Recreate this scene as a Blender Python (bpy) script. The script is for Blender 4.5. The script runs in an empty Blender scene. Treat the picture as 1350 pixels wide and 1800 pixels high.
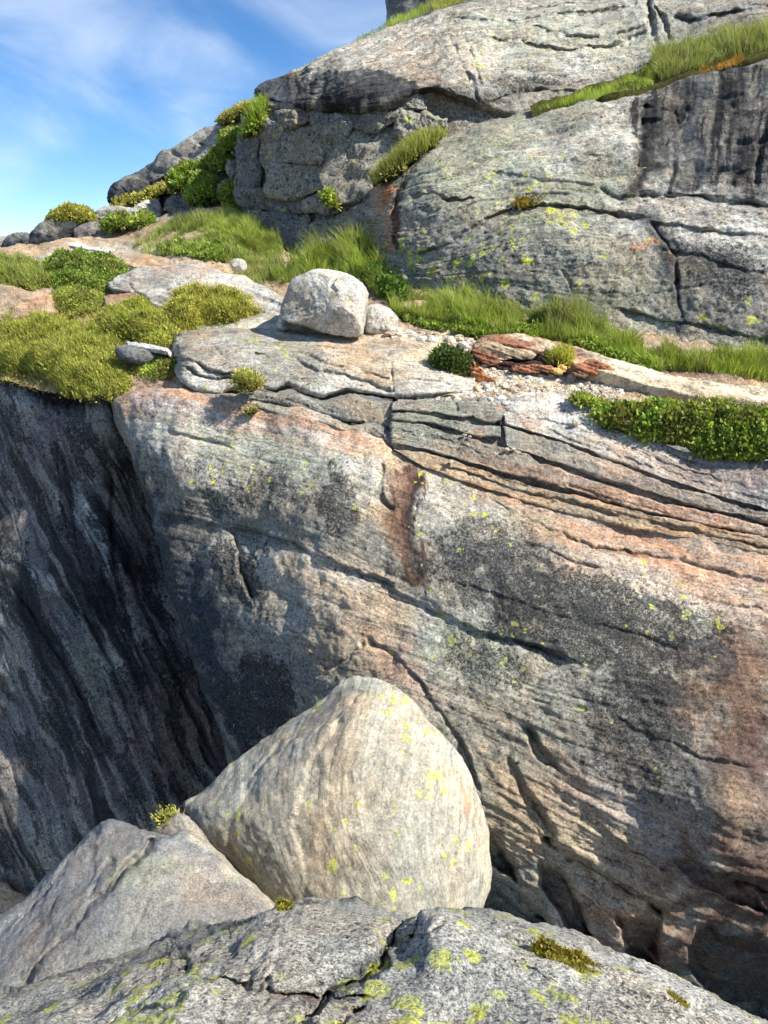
import bpy, math, random
import numpy as np
from mathutils import Vector

scene = bpy.context.scene
col = scene.collection
# ---------------------------------------------------------------- camera, sky, sun, exposure
F = 1350.0                       # focal length in photograph pixels (1350 x 1800)
PITCH = math.radians(17.5)       # the camera looks down into the cleft
CP, SP = math.cos(PITCH), math.sin(PITCH)
cam_d = bpy.data.cameras.new('camera')
cam = bpy.data.objects.new('camera', cam_d)
col.objects.link(cam)
cam.location = (0, 0, 0)
cam.rotation_euler = (math.pi / 2 - PITCH, 0, 0)
cam_d.sensor_fit = 'VERTICAL'
cam_d.sensor_height = 24.0
cam_d.lens = 24.0 * F / 1800.0
cam_d.clip_start = 0.05
cam_d.clip_end = 20000
scene.camera = cam

SUN = Vector((0.66, -0.26, 0.70)).normalized()      # direction towards the sun
world = bpy.data.worlds.new('World')
scene.world = world
world.use_nodes = True
wn, wl = world.node_tree.nodes, world.node_tree.links
wn.clear()
w_out = wn.new('ShaderNodeOutputWorld')
w_bg = wn.new('ShaderNodeBackground')
w_bg.inputs['Strength'].default_value = 0.11
sky = wn.new('ShaderNodeTexSky')
sky.sky_type = 'NISHITA'
sky.sun_disc = False
sky.sun_elevation = math.asin(SUN.z)
sky.sun_rotation = math.atan2(SUN.x, SUN.y)
sky.altitude = 2500
sky.air_density = 1.0
sky.dust_density = 0.0
sky.ozone_density = 4.0
# thin cirrus: streaky noise on the sky direction
tc = wn.new('ShaderNodeTexCoord')
mp = wn.new('ShaderNodeMapping')
mp.inputs['Rotation'].default_value = (0.1, 0.25, 0.4)
mp.inputs['Location'].default_value = (0.35, 0.0, 0.2)
mp.inputs['Scale'].default_value = (2.4, 2.2, 6.0)
wl.new(tc.outputs['Generated'], mp.inputs['Vector'])
nz = wn.new('ShaderNodeTexNoise')
nz.inputs['Scale'].default_value = 1.25
nz.inputs['Detail'].default_value = 7
nz.inputs['Roughness'].default_value = 0.52
nz.inputs['Distortion'].default_value = 0.6
wl.new(mp.outputs['Vector'], nz.inputs['Vector'])
mr = wn.new('ShaderNodeMapRange')
mr.interpolation_type = 'SMOOTHSTEP'
mr.inputs['From Min'].default_value = 0.38
mr.inputs['From Max'].default_value = 0.78
mr.inputs['To Min'].default_value = 0.0
mr.inputs['To Max'].default_value = 0.6
wl.new(nz.outputs['Fac'], mr.inputs['Value'])
mx = wn.new('ShaderNodeMix')
mx.data_type = 'RGBA'
mx.inputs['B'].default_value = (5.4, 5.9, 6.6, 1)
wl.new(mr.outputs['Result'], mx.inputs['Factor'])
hs = wn.new('ShaderNodeHueSaturation')
hs.inputs['Saturation'].default_value = 1.18
hs.inputs['Value'].default_value = 0.84
wl.new(sky.outputs['Color'], hs.inputs['Color'])
wl.new(hs.outputs['Color'], mx.inputs['A'])
wl.new(mx.outputs['Result'], w_bg.inputs['Color'])
wl.new(w_bg.outputs['Background'], w_out.inputs['Surface'])

sun_d = bpy.data.lights.new('sun', 'SUN')
sun_d.energy = 4.7
sun_d.angle = math.radians(0.5)
sun_d.color = (1.0, 0.94, 0.83)
sun = bpy.data.objects.new('sun', sun_d)
sun.rotation_euler = (-SUN).to_track_quat('-Z', 'Y').to_euler()
sun.location = (20, -10, 30)
col.objects.link(sun)

scene.view_settings.view_transform = 'Standard'
scene.view_settings.look = 'None'
scene.view_settings.gamma = 1.0
scene.view_settings.exposure = 0.93
scene.view_settings.use_curve_mapping = False
scene.render.engine = 'CYCLES'
scene.cycles.max_bounces = 4
scene.cycles.diffuse_bounces = 2
scene.cycles.glossy_bounces = 1
scene.cycles.use_adaptive_sampling = True
scene.cycles.adaptive_threshold = 0.03
scene.cycles.transparent_max_bounces = 4
scene.cycles.use_denoising = True

rng = np.random.default_rng(7)
random.seed(7)

# ---------------------------------------------------------------- numeric helpers
def zc_of(py, Y):
    """camera depth of the point seen at row py whose forward distance is Y"""
    return np.asarray(Y) * F / (F * CP + (900.0 - np.asarray(py)) * SP)

def unproj(px, py, zc):
    px, py, zc = np.broadcast_arrays(np.asarray(px, float), np.asarray(py, float), np.asarray(zc, float))
    a, b = (px - 675.0) / F, (900.0 - py) / F
    return np.stack([a * zc, (CP + b * SP) * zc, (-SP + b * CP) * zc], -1)

def at(px, py, Y):
    return unproj(px, py, zc_of(py, Y))

_perm = rng.permutation(256)
_perm = np.concatenate([_perm, _perm, _perm])
_g = rng.normal(size=(256, 3)); _g /= np.linalg.norm(_g, axis=1)[:, None]

def pnoise(P):
    P = np.asarray(P, float)
    sh = P.shape[:-1]
    P = P.reshape(-1, 3)
    i = np.floor(P).astype(np.int64); f = P - i; i &= 255
    u = f * f * f * (f * (f * 6 - 15) + 10)
    out = 0.0
    for dx in (0, 1):
        wx = u[:, 0] if dx else 1 - u[:, 0]
        hx = _perm[i[:, 0] + dx]
        for dy in (0, 1):
            wy = u[:, 1] if dy else 1 - u[:, 1]
            hy = _perm[hx + i[:, 1] + dy]
            for dz in (0, 1):
                wz = u[:, 2] if dz else 1 - u[:, 2]
                g = _g[_perm[hy + i[:, 2] + dz]]
                d = g[:, 0] * (f[:, 0] - dx) + g[:, 1] * (f[:, 1] - dy) + g[:, 2] * (f[:, 2] - dz)
                out = out + wx * wy * wz * d
    return (out * 1.5).reshape(sh)

def fbm(P, octv=4, gain=0.5, lac=2.03):
    P = np.asarray(P, float)
    s, a = 0.0, 1.0
    for k in range(octv):
        s = s + a * pnoise(P + 17.3 * k)
        P = P * lac; a *= gain
    return s

def ridged(P, octv=4, gain=0.5):
    P = np.asarray(P, float)
    s, a = 0.0, 1.0
    for k in range(octv):
        s = s + a * (1 - 2 * np.abs(pnoise(P + 9.1 * k)))
        P = P * 2.07; a *= gain
    return s

def sstep(a, b, x):
    t = np.clip((x - a) / (b - a), 0, 1)
    return t * t * (3 - 2 * t)

class Tps:
    """thin-plate surface through (px, py, value)"""
    def __init__(self, pts, smooth=1e-4):
        p = np.array(pts, float)
        self.c = p[:, :2] / 500.0
        n = len(p)
        K = self._phi(np.linalg.norm(self.c[:, None] - self.c[None], axis=-1)) + smooth * np.eye(n)
        A = np.zeros((n + 3, n + 3))
        A[:n, :n] = K; A[:n, n] = 1; A[:n, n + 1:] = self.c
        A[n, :n] = 1; A[n + 1:, :n] = self.c.T
        self.w = np.linalg.solve(A, np.concatenate([p[:, 2], np.zeros(3)]))
        self.n = n
    @staticmethod
    def _phi(r):
        return np.where(r > 1e-9, r * r * np.log(np.maximum(r, 1e-9)), 0)
    def __call__(self, px, py):
        px, py = np.broadcast_arrays(np.asarray(px, float), np.asarray(py, float))
        x, y = px.ravel() / 500.0, py.ravel() / 500.0
        s = self.w[self.n] + self.w[self.n + 1] * x + self.w[self.n + 2] * y
        for k in range(self.n):
            r2 = (x - self.c[k, 0]) ** 2 + (y - self.c[k, 1]) ** 2
            s = s + self.w[k] * 0.5 * r2 * np.log(np.maximum(r2, 1e-12))
        return s.reshape(px.shape)

class Surf:
    """a rock surface through control points (px, py, forward distance Y); planes stay planes"""
    def __init__(self, ctl):
        self.t = Tps([(x, y, 1.0 / float(zc_of(y, Y))) for x, y, Y in ctl])
    def __call__(self, px, py):
        return 1.0 / np.maximum(self.t(px, py), 1e-3)
    def P(self, px, py):
        return unproj(px, py, self(px, py))

def catmull(pts, n, closed=False, ten=0.4):
    p = np.array(pts, float)
    if closed:
        p = np.vstack([p[-1], p, p[0], p[1]])
    else:
        p = np.vstack([2 * p[0] - p[1], p, 2 * p[-1] - p[-2]])
    out = []
    for k in range(1, len(p) - 2):
        t = np.linspace(0, 1, 24, endpoint=False)[:, None]
        a, b, c, d = p[k - 1], p[k], p[k + 1], p[k + 2]
        m1, m2 = (c - a) * ten, (d - b) * ten
        out.append((2 * t**3 - 3 * t**2 + 1) * b + (t**3 - 2 * t**2 + t) * m1 + (-2 * t**3 + 3 * t**2) * c + (t**3 - t**2) * m2)
    out = np.vstack(out + [p[-2][None]])
    s = np.concatenate([[0], np.cumsum(np.linalg.norm(np.diff(out, axis=0), axis=1))])
    u = np.linspace(0, s[-1], n + 1)[:-1] if closed else np.linspace(0, s[-1], n)
    return np.stack([np.interp(u, s, out[:, k]) for k in range(p.shape[1])], -1)

def length(pts):
    p = np.array(pts, float)
    return float(np.linalg.norm(np.diff(p, axis=0), axis=1).sum())

def line_dist(px, py, pts, reach):
    """distance (px) to a polyline, and the side: + is on the right of the drawing direction (below a line drawn left to right)"""
    p = np.array(pts, float)
    D = np.full(px.shape, 1e9); S = np.ones(px.shape); T = np.zeros(px.shape)
    m = (px > p[:, 0].min() - reach) & (px < p[:, 0].max() + reach) & (py > p[:, 1].min() - reach) & (py < p[:, 1].max() + reach)
    if not m.any():
        return D, S, T
    x, y = px[m], py[m]
    d = np.full(x.shape, 1e9); s = np.ones(x.shape); t = np.zeros(x.shape)
    L = length(p); acc = 0
    for k in range(len(p) - 1):
        a, b = p[k], p[k + 1]
        ab = b - a; l2 = ab @ ab + 1e-9
        q = np.clip(((x - a[0]) * ab[0] + (y - a[1]) * ab[1]) / l2, 0, 1)
        ex, ey = x - a[0] - q * ab[0], y - a[1] - q * ab[1]
        dd = np.hypot(ex, ey)
        c = dd < d
        d = np.where(c, dd, d)
        s = np.where(c, np.sign(ab[0] * ey - ab[1] * ex), s)
        t = np.where(c, (acc + q * math.sqrt(l2)) / L, t)
        acc += math.sqrt(l2)
    D[m] = d; S[m] = s; T[m] = t
    return D, S, T

def in_poly(px, py, poly):
    p = np.array(poly, float)
    r = np.zeros(px.shape, bool)
    j = len(p) - 1
    for i in range(len(p)):
        xi, yi, xj, yj = p[i][0], p[i][1], p[j][0], p[j][1]
        c = ((yi > py) != (yj > py)) & (px < (xj - xi) * (py - yi) / (yj - yi + 1e-12) + xi)
        r ^= c
        j = i
    return r

# ---------------------------------------------------------------- object helpers
def tag(o, label=None, cat=None, group=None, kind=None):
    if label: o['label'] = label
    if cat: o['category'] = cat
    if group: o['group'] = group
    if kind: o['kind'] = kind
    return o

def empty(name, loc):
    o = bpy.data.objects.new(name, None)
    o.location = [float(v) for v in loc]
    o.empty_display_size = 0.2
    col.objects.link(o)
    return o

def mesh_obj(name, V, Fq, mat, parent=None, smooth=True, attrs=None, origin=None):
    """V (n,3) world; Fq: (m,4) or (m,3) int array or list of arrays"""
    V = np.asarray(V, float).reshape(-1, 3)
    if origin is None:
        origin = np.array([V[:, 0].mean(), V[:, 1].mean(), V[:, 2].min()])
    if parent is not None:
        origin = np.array(parent.location)
    if not isinstance(Fq, (list, tuple)):
        Fq = [Fq]
    me = bpy.data.meshes.new(name)
    nv = len(V)
    lv = np.concatenate([f.ravel() for f in Fq]).astype(np.int32)
    tot = np.concatenate([np.full(len(f), f.shape[1]) for f in Fq]).astype(np.int32)
    st = np.concatenate([[0], np.cumsum(tot)[:-1]]).astype(np.int32)
    me.vertices.add(nv); me.loops.add(len(lv)); me.polygons.add(len(tot))
    me.vertices.foreach_set('co', (V - origin).astype(np.float32).ravel())
    me.loops.foreach_set('vertex_index', lv)
    me.polygons.foreach_set('loop_start', st)
    me.polygons.foreach_set('loop_total', tot)
    me.polygons.foreach_set('use_smooth', np.full(len(tot), bool(smooth)))
    me.update(calc_edges=True)
    for k, (typ, arr) in (attrs or {}).items():
        at_ = me.attributes.new(k, typ, 'POINT')
        arr = np.asarray(arr, np.float32)
        if typ == 'FLOAT_COLOR':
            if arr.shape[1] == 3:
                arr = np.hstack([arr, np.ones((len(arr), 1), np.float32)])
            at_.data.foreach_set('color', arr.ravel())
        elif typ == 'FLOAT_VECTOR':
            at_.data.foreach_set('vector', arr.ravel())
        else:
            at_.data.foreach_set('value', arr.ravel())
    me.materials.append(mat)
    o = bpy.data.objects.new(name, me)
    col.objects.link(o)
    if parent is not None:
        o.parent = parent
    else:
        o.location = [float(v) for v in origin]
    return o

# ---------------------------------------------------------------- materials
class NT:
    def __init__(self, name):
        self.m = bpy.data.materials.new(name)
        self.m.use_nodes = True
        self.t = self.m.node_tree
        self.t.nodes.clear()
    def n(self, typ, ins=None, **props):
        nd = self.t.nodes.new('ShaderNode' + typ)
        for k, v in props.items():
            setattr(nd, k, v)
        for k, v in (ins or {}).items():
            s = nd.inputs[k]
            if hasattr(v, 'is_output') or isinstance(v, bpy.types.NodeSocket):
                self.t.links.new(v, s)
            else:
                s.default_value = v
        return nd
    def math(self, op, a, b=0.0, c=None, clamp=False):
        d = {0: a, 1: b}
        if c is not None: d[2] = c
        return self.n('Math', d, operation=op, use_clamp=clamp).outputs[0]
    def vmul(self, a, v):
        return self.n('VectorMath', {0: a, 1: v}, operation='MULTIPLY').outputs[0]
    def noise(self, vec, scale, detail=3, rough=0.55, dist=0.0):
        return self.n('TexNoise', {'Vector': vec, 'Scale': scale, 'Detail': detail, 'Roughness': rough, 'Distortion': dist}).outputs['Fac']
    def rng(self, v, a, b, c=0.0, d=1.0, smooth=True):
        return self.n('MapRange', {'Value': v, 'From Min': a, 'From Max': b, 'To Min': c, 'To Max': d},
                      interpolation_type='SMOOTHSTEP' if smooth else 'LINEAR').outputs['Result']
    def mix(self, f, a, b, blend='MIX'):
        nd = self.n('Mix', {}, data_type='RGBA', blend_type=blend)
        for key, v in (('Factor', f), ('A', a), ('B', b)):
            s = [q for q in nd.inputs if q.name == key and (q.type == 'RGBA' or key == 'Factor')][0]
            if isinstance(v, bpy.types.NodeSocket): self.t.links.new(v, s)
            else: s.default_value = v if not isinstance(v, tuple) else (v + (1,))[:4]
        return [q for q in nd.outputs if q.type == 'RGBA'][0]

def rock_mat(name, sc=1.0, streak=0.35, sfreq=(1.0, 0.12), grain=0.5, bump=0.6, spot=9.0, ylw=4.0, rough=0.85, spec=0.25, fine=1.0):
    """granular banded gneiss: colour from the painted 'tint', black lichen / yellow lichen densities from 'mask', banding along 'st'"""
    t = NT(name)
    pos = t.n('NewGeometry').outputs['Position']
    tint = t.n('Attribute', attribute_name='tint').outputs['Color']
    mk = t.n('SeparateColor', {0: t.n('Attribute', attribute_name='mask').outputs['Color']})
    K, Yl, Sw = mk.outputs[0], mk.outputs[1], mk.outputs[2]
    st = t.n('Attribute', attribute_name='st').outputs['Vector']
    wob = t.n('VectorMath', {0: t.n('TexNoise', {'Vector': pos, 'Scale': 4.0 * sc, 'Detail': 3, 'Roughness': .65}).outputs['Color'], 1: (0.5, 0.5, 0.5)}, operation='SUBTRACT').outputs[0]
    st2 = t.n('VectorMath', {0: st, 1: t.vmul(wob, (0.26 / sc, 0.26 / sc, 0.0))}, operation='ADD').outputs[0]
    b1 = t.noise(t.vmul(st2, (11 * sfreq[0] * sc, 11 * sfreq[1] * sc, 1)), 1.0, 4, 0.72)
    bandf = t.rng(b1, 0.34, 0.66, -1, 1, False)
    g1 = t.noise(pos, 19 * sc * fine, 4, 0.85)
    g2 = t.n('TexVoronoi', {'Vector': pos, 'Scale': 70 * sc * fine, 'Randomness': 1.0}, feature='F1')
    cell = t.n('SeparateColor', {0: g2.outputs['Color']}).outputs[0]
    mid = t.noise(pos, 5.5 * sc, 4, 0.7)
    gs = t.rng(g1, 0.40, 0.60, -1, 1)
    br = t.math('ADD', 1.0, t.math('MULTIPLY', gs, grain * 0.72))
    br = t.math('ADD', br, t.math('MULTIPLY', t.rng(cell, 0, 1, -1, 1, False), grain * 0.40))
    br = t.math('ADD', br, t.math('MULTIPLY', t.math('MULTIPLY', bandf, Sw), streak))
    br = t.math('ADD', br, t.math('MULTIPLY', t.rng(mid, 0.34, 0.66, -1, 1, False), 0.26))
    br = t.math('MAXIMUM', br, 0.10)
    bc = t.n('CombineXYZ', {0: br, 1: br, 2: br}).outputs[0]
    c = t.mix(1.0, tint, bc, 'MULTIPLY')
    # pale crust lichen
    pl = t.noise(pos, 8.5 * sc, 5, 0.78)
    c = t.mix(t.rng(pl, 0.56, 0.66, 0, 0.8), c, t.mix(1.0, c, (1.55, 1.58, 1.45), 'MULTIPLY'))
    # black crust lichen: cloudy plus round spots, gated by the painted density
    kn = t.math('ADD', t.math('MULTIPLY', t.noise(pos, spot * 1.9 * sc, 5, 0.82), 0.75), t.math('MULTIPLY', mid, 0.25))
    kn = t.math('ADD', kn, t.math('MULTIPLY', t.math('SUBTRACT', b1, 0.5), t.math('MULTIPLY', Sw, 0.38)))
    kf = t.rng(t.math('ADD', kn, t.math('MULTIPLY', K, 0.36)), 0.665, 0.765)
    vs = t.n('TexVoronoi', {'Vector': t.n('VectorMath', {0: pos, 1: t.vmul(wob, (0.12 / sc,) * 3)}, operation='ADD').outputs[0], 'Scale': spot * 1.25 * sc}, feature='F1')
    vr = t.n('SeparateColor', {0: vs.outputs['Color']}).outputs[1]
    rad = t.math('MULTIPLY', t.math('SUBTRACT', t.math('ADD', vr, t.math('MULTIPLY', K, 0.7)), 0.86), 0.8)
    sf = t.rng(t.math('SUBTRACT', t.math('ADD', vs.outputs['Distance'], t.math('MULTIPLY', pl, 0.5)), t.math('ADD', rad, 0.26)), -0.10, 0.08, 0.9, 0.0)
    kf = t.math('MAXIMUM', kf, t.math('MULTIPLY', sf, t.rng(K, 0.05, 0.25)))
    kc = t.mix(t.rng(g1, 0.40, 0.66), (0.004, 0.005, 0.006), (0.058, 0.060, 0.060))
    kf = t.math('MULTIPLY', kf, t.rng(cell, 0.70, 0.92, 0.92, 0.45))
    c = t.mix(kf, c, kc)
    # yellow-green map lichen
    yv = t.n('TexVoronoi', {'Vector': t.n('VectorMath', {0: pos, 1: t.vmul(wob, (0.30 / sc,) * 3)}, operation='ADD').outputs[0], 'Scale': ylw * 2.0 * sc}, feature='F1')
    yr = t.n('SeparateColor', {0: yv.outputs['Color']}).outputs[0]
    yrad = t.math('MULTIPLY', t.math('SUBTRACT', t.math('ADD', yr, Yl), 0.95), 0.95)
    yf = t.rng(t.math('SUBTRACT', t.math('ADD', yv.outputs['Distance'], t.math('MULTIPLY', pl, 0.55)), t.math('ADD', yrad, 0.29)), -0.07, 0.06, 1.0, 0.0)
    yf = t.math('MULTIPLY', yf, t.rng(g1, 0.36, 0.52, 0.25, 1.0))
    yf = t.math('MULTIPLY', yf, t.rng(Yl, 0.02, 0.12))
    yc = t.mix(t.rng(mid, .4, .6), (0.40, 0.44, 0.16), (0.52, 0.54, 0.05))
    c = t.mix(t.math('MULTIPLY', yf, 0.8), c, t.mix(1.0, yc, t.n('CombineXYZ', {k: t.rng(g1, .35, .65, .5, 1.25) for k in range(3)}).outputs[0], 'MULTIPLY'))
    h = t.math('ADD', t.math('MULTIPLY', g1, 0.75), t.math('MULTIPLY', t.math('MULTIPLY', b1, Sw), 0.9 * streak + 0.15))
    h = t.math('ADD', h, t.math('MULTIPLY', mid, 1.0))
    h = t.math('ADD', h, t.math('MULTIPLY', cell, 0.12))
    bp = t.n('Bump', {'Height': h, 'Strength': bump, 'Distance': 0.06 / sc})
    bs = t.n('BsdfPrincipled', {'Base Color': c, 'Roughness': rough, 'Specular IOR Level': spec, 'Normal': bp.outputs[0]})
    t.n('OutputMaterial', {'Surface': bs.outputs[0]})
    return t.m

def leaf_mat(name, rough=0.6, trans=0.35):
    t = NT(name)
    tint = t.n('Attribute', attribute_name='tint').outputs['Color']
    d = t.n('BsdfPrincipled', {'Base Color': tint, 'Roughness': rough, 'Specular IOR Level': 0.25})
    tr = t.n('BsdfTranslucent', {'Color': t.mix(1.0, tint, (1.15, 1.2, 0.6), 'MULTIPLY')})
    m = t.n('MixShader', {0: trans, 1: d.outputs[0], 2: tr.outputs[0]})
    t.n('OutputMaterial', {'Surface': m.outputs[0]})
    return t.m

def soil_mat(name, c0, c1, scale=9.0):
    t = NT(name)
    pos = t.n('NewGeometry').outputs['Position']
    a = t.noise(pos, scale, 8, 0.7)
    b = t.noise(pos, scale * 7, 4, 0.7)
    c = t.mix(t.rng(a, 0.35, 0.65), c0, c1)
    c = t.mix(1.0, c, t.n('CombineXYZ', {k: t.rng(b, 0.3, 0.7, 0.55, 1.4, False) for k in range(3)}).outputs[0], 'MULTIPLY')
    bp = t.n('Bump', {'Height': t.math('ADD', a, t.math('MULTIPLY', b, 0.5)), 'Strength': 0.9, 'Distance': 0.05})
    bs = t.n('BsdfPrincipled', {'Base Color': c, 'Roughness': 0.95, 'Specular IOR Level': 0.1, 'Normal': bp.outputs[0]})
    t.n('OutputMaterial', {'Surface': bs.outputs[0]})
    return t.m

M_FAR = rock_mat('gneiss_cliff', fine=1.6, sc=0.75, streak=0.5, grain=0.52, bump=0.55, sfreq=(1.7, .05))
M_WALL = rock_mat('gneiss_wall', fine=1.5, sc=1.15, streak=0.42, grain=0.5, bump=0.45, sfreq=(1.8, .05))
M_MID = rock_mat('gneiss_ledge', fine=1.5, sc=1.1, streak=0.42, grain=0.45, bump=0.7, sfreq=(1.3, .07))
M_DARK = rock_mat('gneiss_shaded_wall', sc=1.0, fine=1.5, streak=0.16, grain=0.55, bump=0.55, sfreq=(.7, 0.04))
M_BOULDER = rock_mat('gneiss_boulder', fine=1.5, sc=1.7, streak=0.26, grain=0.30, bump=0.3, sfreq=(1.9, .04), spot=8, ylw=3.0)
M_NEAR = rock_mat('gneiss_near', fine=1.3, sc=3.4, streak=0.15, grain=0.8, bump=0.8, spot=5.0, ylw=1.7)
M_SLAB = rock_mat('gneiss_slab', fine=1.6, sc=2.0, streak=0.15, grain=0.42, bump=0.55)
M_RED = rock_mat('red_stone', sc=1.4, streak=0.6, grain=0.4, bump=0.7)
M_PEB = rock_mat('pebble_stone', sc=2.0, streak=0.2, grain=0.3, bump=0.4)
M_LEAF = leaf_mat('leaf_green')
M_GRASS = leaf_mat('grass_blade', 0.55, 0.4)
M_SOIL = soil_mat('peat_soil', (0.035, 0.022, 0.013), (0.11, 0.065, 0.035))
M_MAT = soil_mat('moss_mat', (0.03, 0.035, 0.010), (0.09, 0.085, 0.02), 14)

# ---------------------------------------------------------------- paint (stone colour and stains, plus shade and lit tones painted in)
C = dict(light=(.46, .435, .385), grey=(.255, .238, .198), mid=(.165, .163, .155), dark=(.038, .041, .045), black=(.009, .009, .011),
         pink=(.37, .262, .195), rust=(.40, .17, .075), tan=(.38, .285, .185), cream=(.50, .43, .31), green=(.225, .24, .165),
         blue=(.045, .057, .076), brown=(.17, .10, .065), red=(.24, .105, .06), maroon=(.055, .026, .024), white=(.58, .565, .53),
         purple=(.20, .165, .17), ochre=(.50, .30, .10))

def paint(px, py, P, base, ops, K=0.25, Yl=0.15, Sw=1.0, seed=0.0):
    n = px.shape
    tint = np.ones(n + (3,)) * np.array(C[base] if isinstance(base, str) else base)
    k = np.full(n, float(K)); yl = np.full(n, float(Yl)); sw = np.full(n, float(Sw))
    w1 = fbm(P * 1.3 + seed, 4); w2 = fbm(P * 1.3 + 31 + seed, 4); w3 = fbm(P * 4.0 + seed, 4, 0.6)
    zc = P[..., 1] * CP - P[..., 2] * SP
    wx = w1 * 40 * 10 / np.maximum(zc, 3); wy = w2 * 40 * 10 / np.maximum(zc, 3)
    for op in ops:
        if op[0] == 'b':
            _, x, y, rx, ry, ang, lay, s = op
            a = math.radians(ang)
            dx, dy = px + wx - x, py + wy - y
            u = (dx * math.cos(a) + dy * math.sin(a)) / rx
            v = (-dx * math.sin(a) + dy * math.cos(a)) / ry
            w = sstep(1.25, 0.35, np.sqrt(u * u + v * v) + 0.5 * w3)
        elif op[0] == 'l':
            _, pts, wd, lay, s = op
            d, _, tt = line_dist(px + wx * 0.5, py + wy * 0.5, pts, wd * 4)
            w = sstep(1.25, 0.2, d / wd + 0.35 * w3)
        elif op[0] == 'd':
            _, poly, lay, s, fx, fy, ang = op
            a = math.radians(ang)
            qx, qy = px + wx * .2, py + wy * .2
            uu = qx * math.cos(a) + qy * math.sin(a); vv = -qx * math.sin(a) + qy * math.cos(a)
            nzd = fbm(np.stack([uu / fx, vv / fy, np.zeros_like(uu) + fx], -1), 4, .6)
            w = in_poly(px + wx * .6, py + wy * .6, poly) * sstep(-.02, .28, nzd + .12 * w3)
        else:
            _, poly, lay, s = op
            w = in_poly(px + wx * 0.3, py + wy * 0.3, poly).astype(float)
        w = np.clip(w * s, -1, 1)
        if lay == 'K': k = k + w
        elif lay == 'Y': yl = yl + w
        elif lay == 'S': sw = sw + w
        else:
            tint = tint * (1 - w[..., None]) + np.array(C[lay]) * w[..., None]
    drift = 1 + .22 * fbm(P * .8 + 5 + seed, 3)
    warm = np.clip(fbm(P * 2.0 + 23 + seed, 3) * 1.4, -.5, 1)[..., None] * .09
    tint = tint * drift[..., None] * (1 + warm * np.array([.9, -.05, -.9]))
    mask = np.stack([np.clip(k + .12 * w3, 0, .78), np.clip(yl, 0, 1), np.clip(sw, 0, 1.6)], -1)
    return tint, mask

def grid_faces(nv, nu, wrap=False):
    i = np.arange(nv * nu).reshape(nv, nu)
    if wrap:
        j = np.roll(i, -1, axis=1)
        a, b, c, d = i[:-1], j[:-1], j[1:], i[1:]
    else:
        a, b, c, d = i[:-1, :-1], i[:-1, 1:], i[1:, 1:], i[1:, :-1]
    return np.stack([a, d, c, b], -1).reshape(-1, 4)

def grid_normals(P):
    du = np.gradient(P, axis=1); dv = np.gradient(P, axis=0)
    n = np.cross(dv, du)
    n /= np.linalg.norm(n, axis=-1)[..., None] + 1e-12
    # towards the camera side
    s = np.sign(-(n * P).sum(-1)); s[s == 0] = 1
    return n * s[..., None]

def crack_depth(px, py, P, cracks):
    zc0 = P[..., 1] * CP - P[..., 2] * SP
    j1 = .5 * fbm(P * 1.6 + 5, 2) + .45 * pnoise(P * 7 + 5) + .25 * pnoise(P * 17 + 5); j2 = .5 * fbm(P * 1.6 + 51, 2) + .45 * pnoise(P * 7 + 51) + .25 * pnoise(P * 17 + 51); amp = 7 * 10 / zc0
    add = np.zeros(px.shape)
    jit = fbm(P * 1.1 + 77, 3)
    jit2 = fbm(P * 1.6 + 177, 3)
    for cr in cracks:
        pts, w, dep = cr[0], cr[1], cr[2]
        sh, sw_ = (cr[3], cr[4]) if len(cr) > 3 else (0, 1)
        kj = cr[5] if len(cr) > 5 else 1.0
        reach = max(w * 4, abs(sw_) * 5) + 25
        d, s, tt = line_dist(px + j1 * amp * kj, py + j2 * amp * kj, pts, reach)
        fade = sstep(0, 0.06, tt) * sstep(1, 0.94, tt) * 0.85 + 0.15
        wloc = w * (0.45 + 0.9 * np.clip(jit + 0.45, 0, 1))
        fade = fade * (0.35 + 0.65 * sstep(-.35, .25, jit2))
        add += dep * np.clip(1.25 - d / (wloc * 1.35), 0, 1) * fade
        if sh:
            side = sstep(-0.9, 0.9, s * d / 1.6)
            add += sh * side * np.exp(-d / sw_) * fade
    return add

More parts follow.
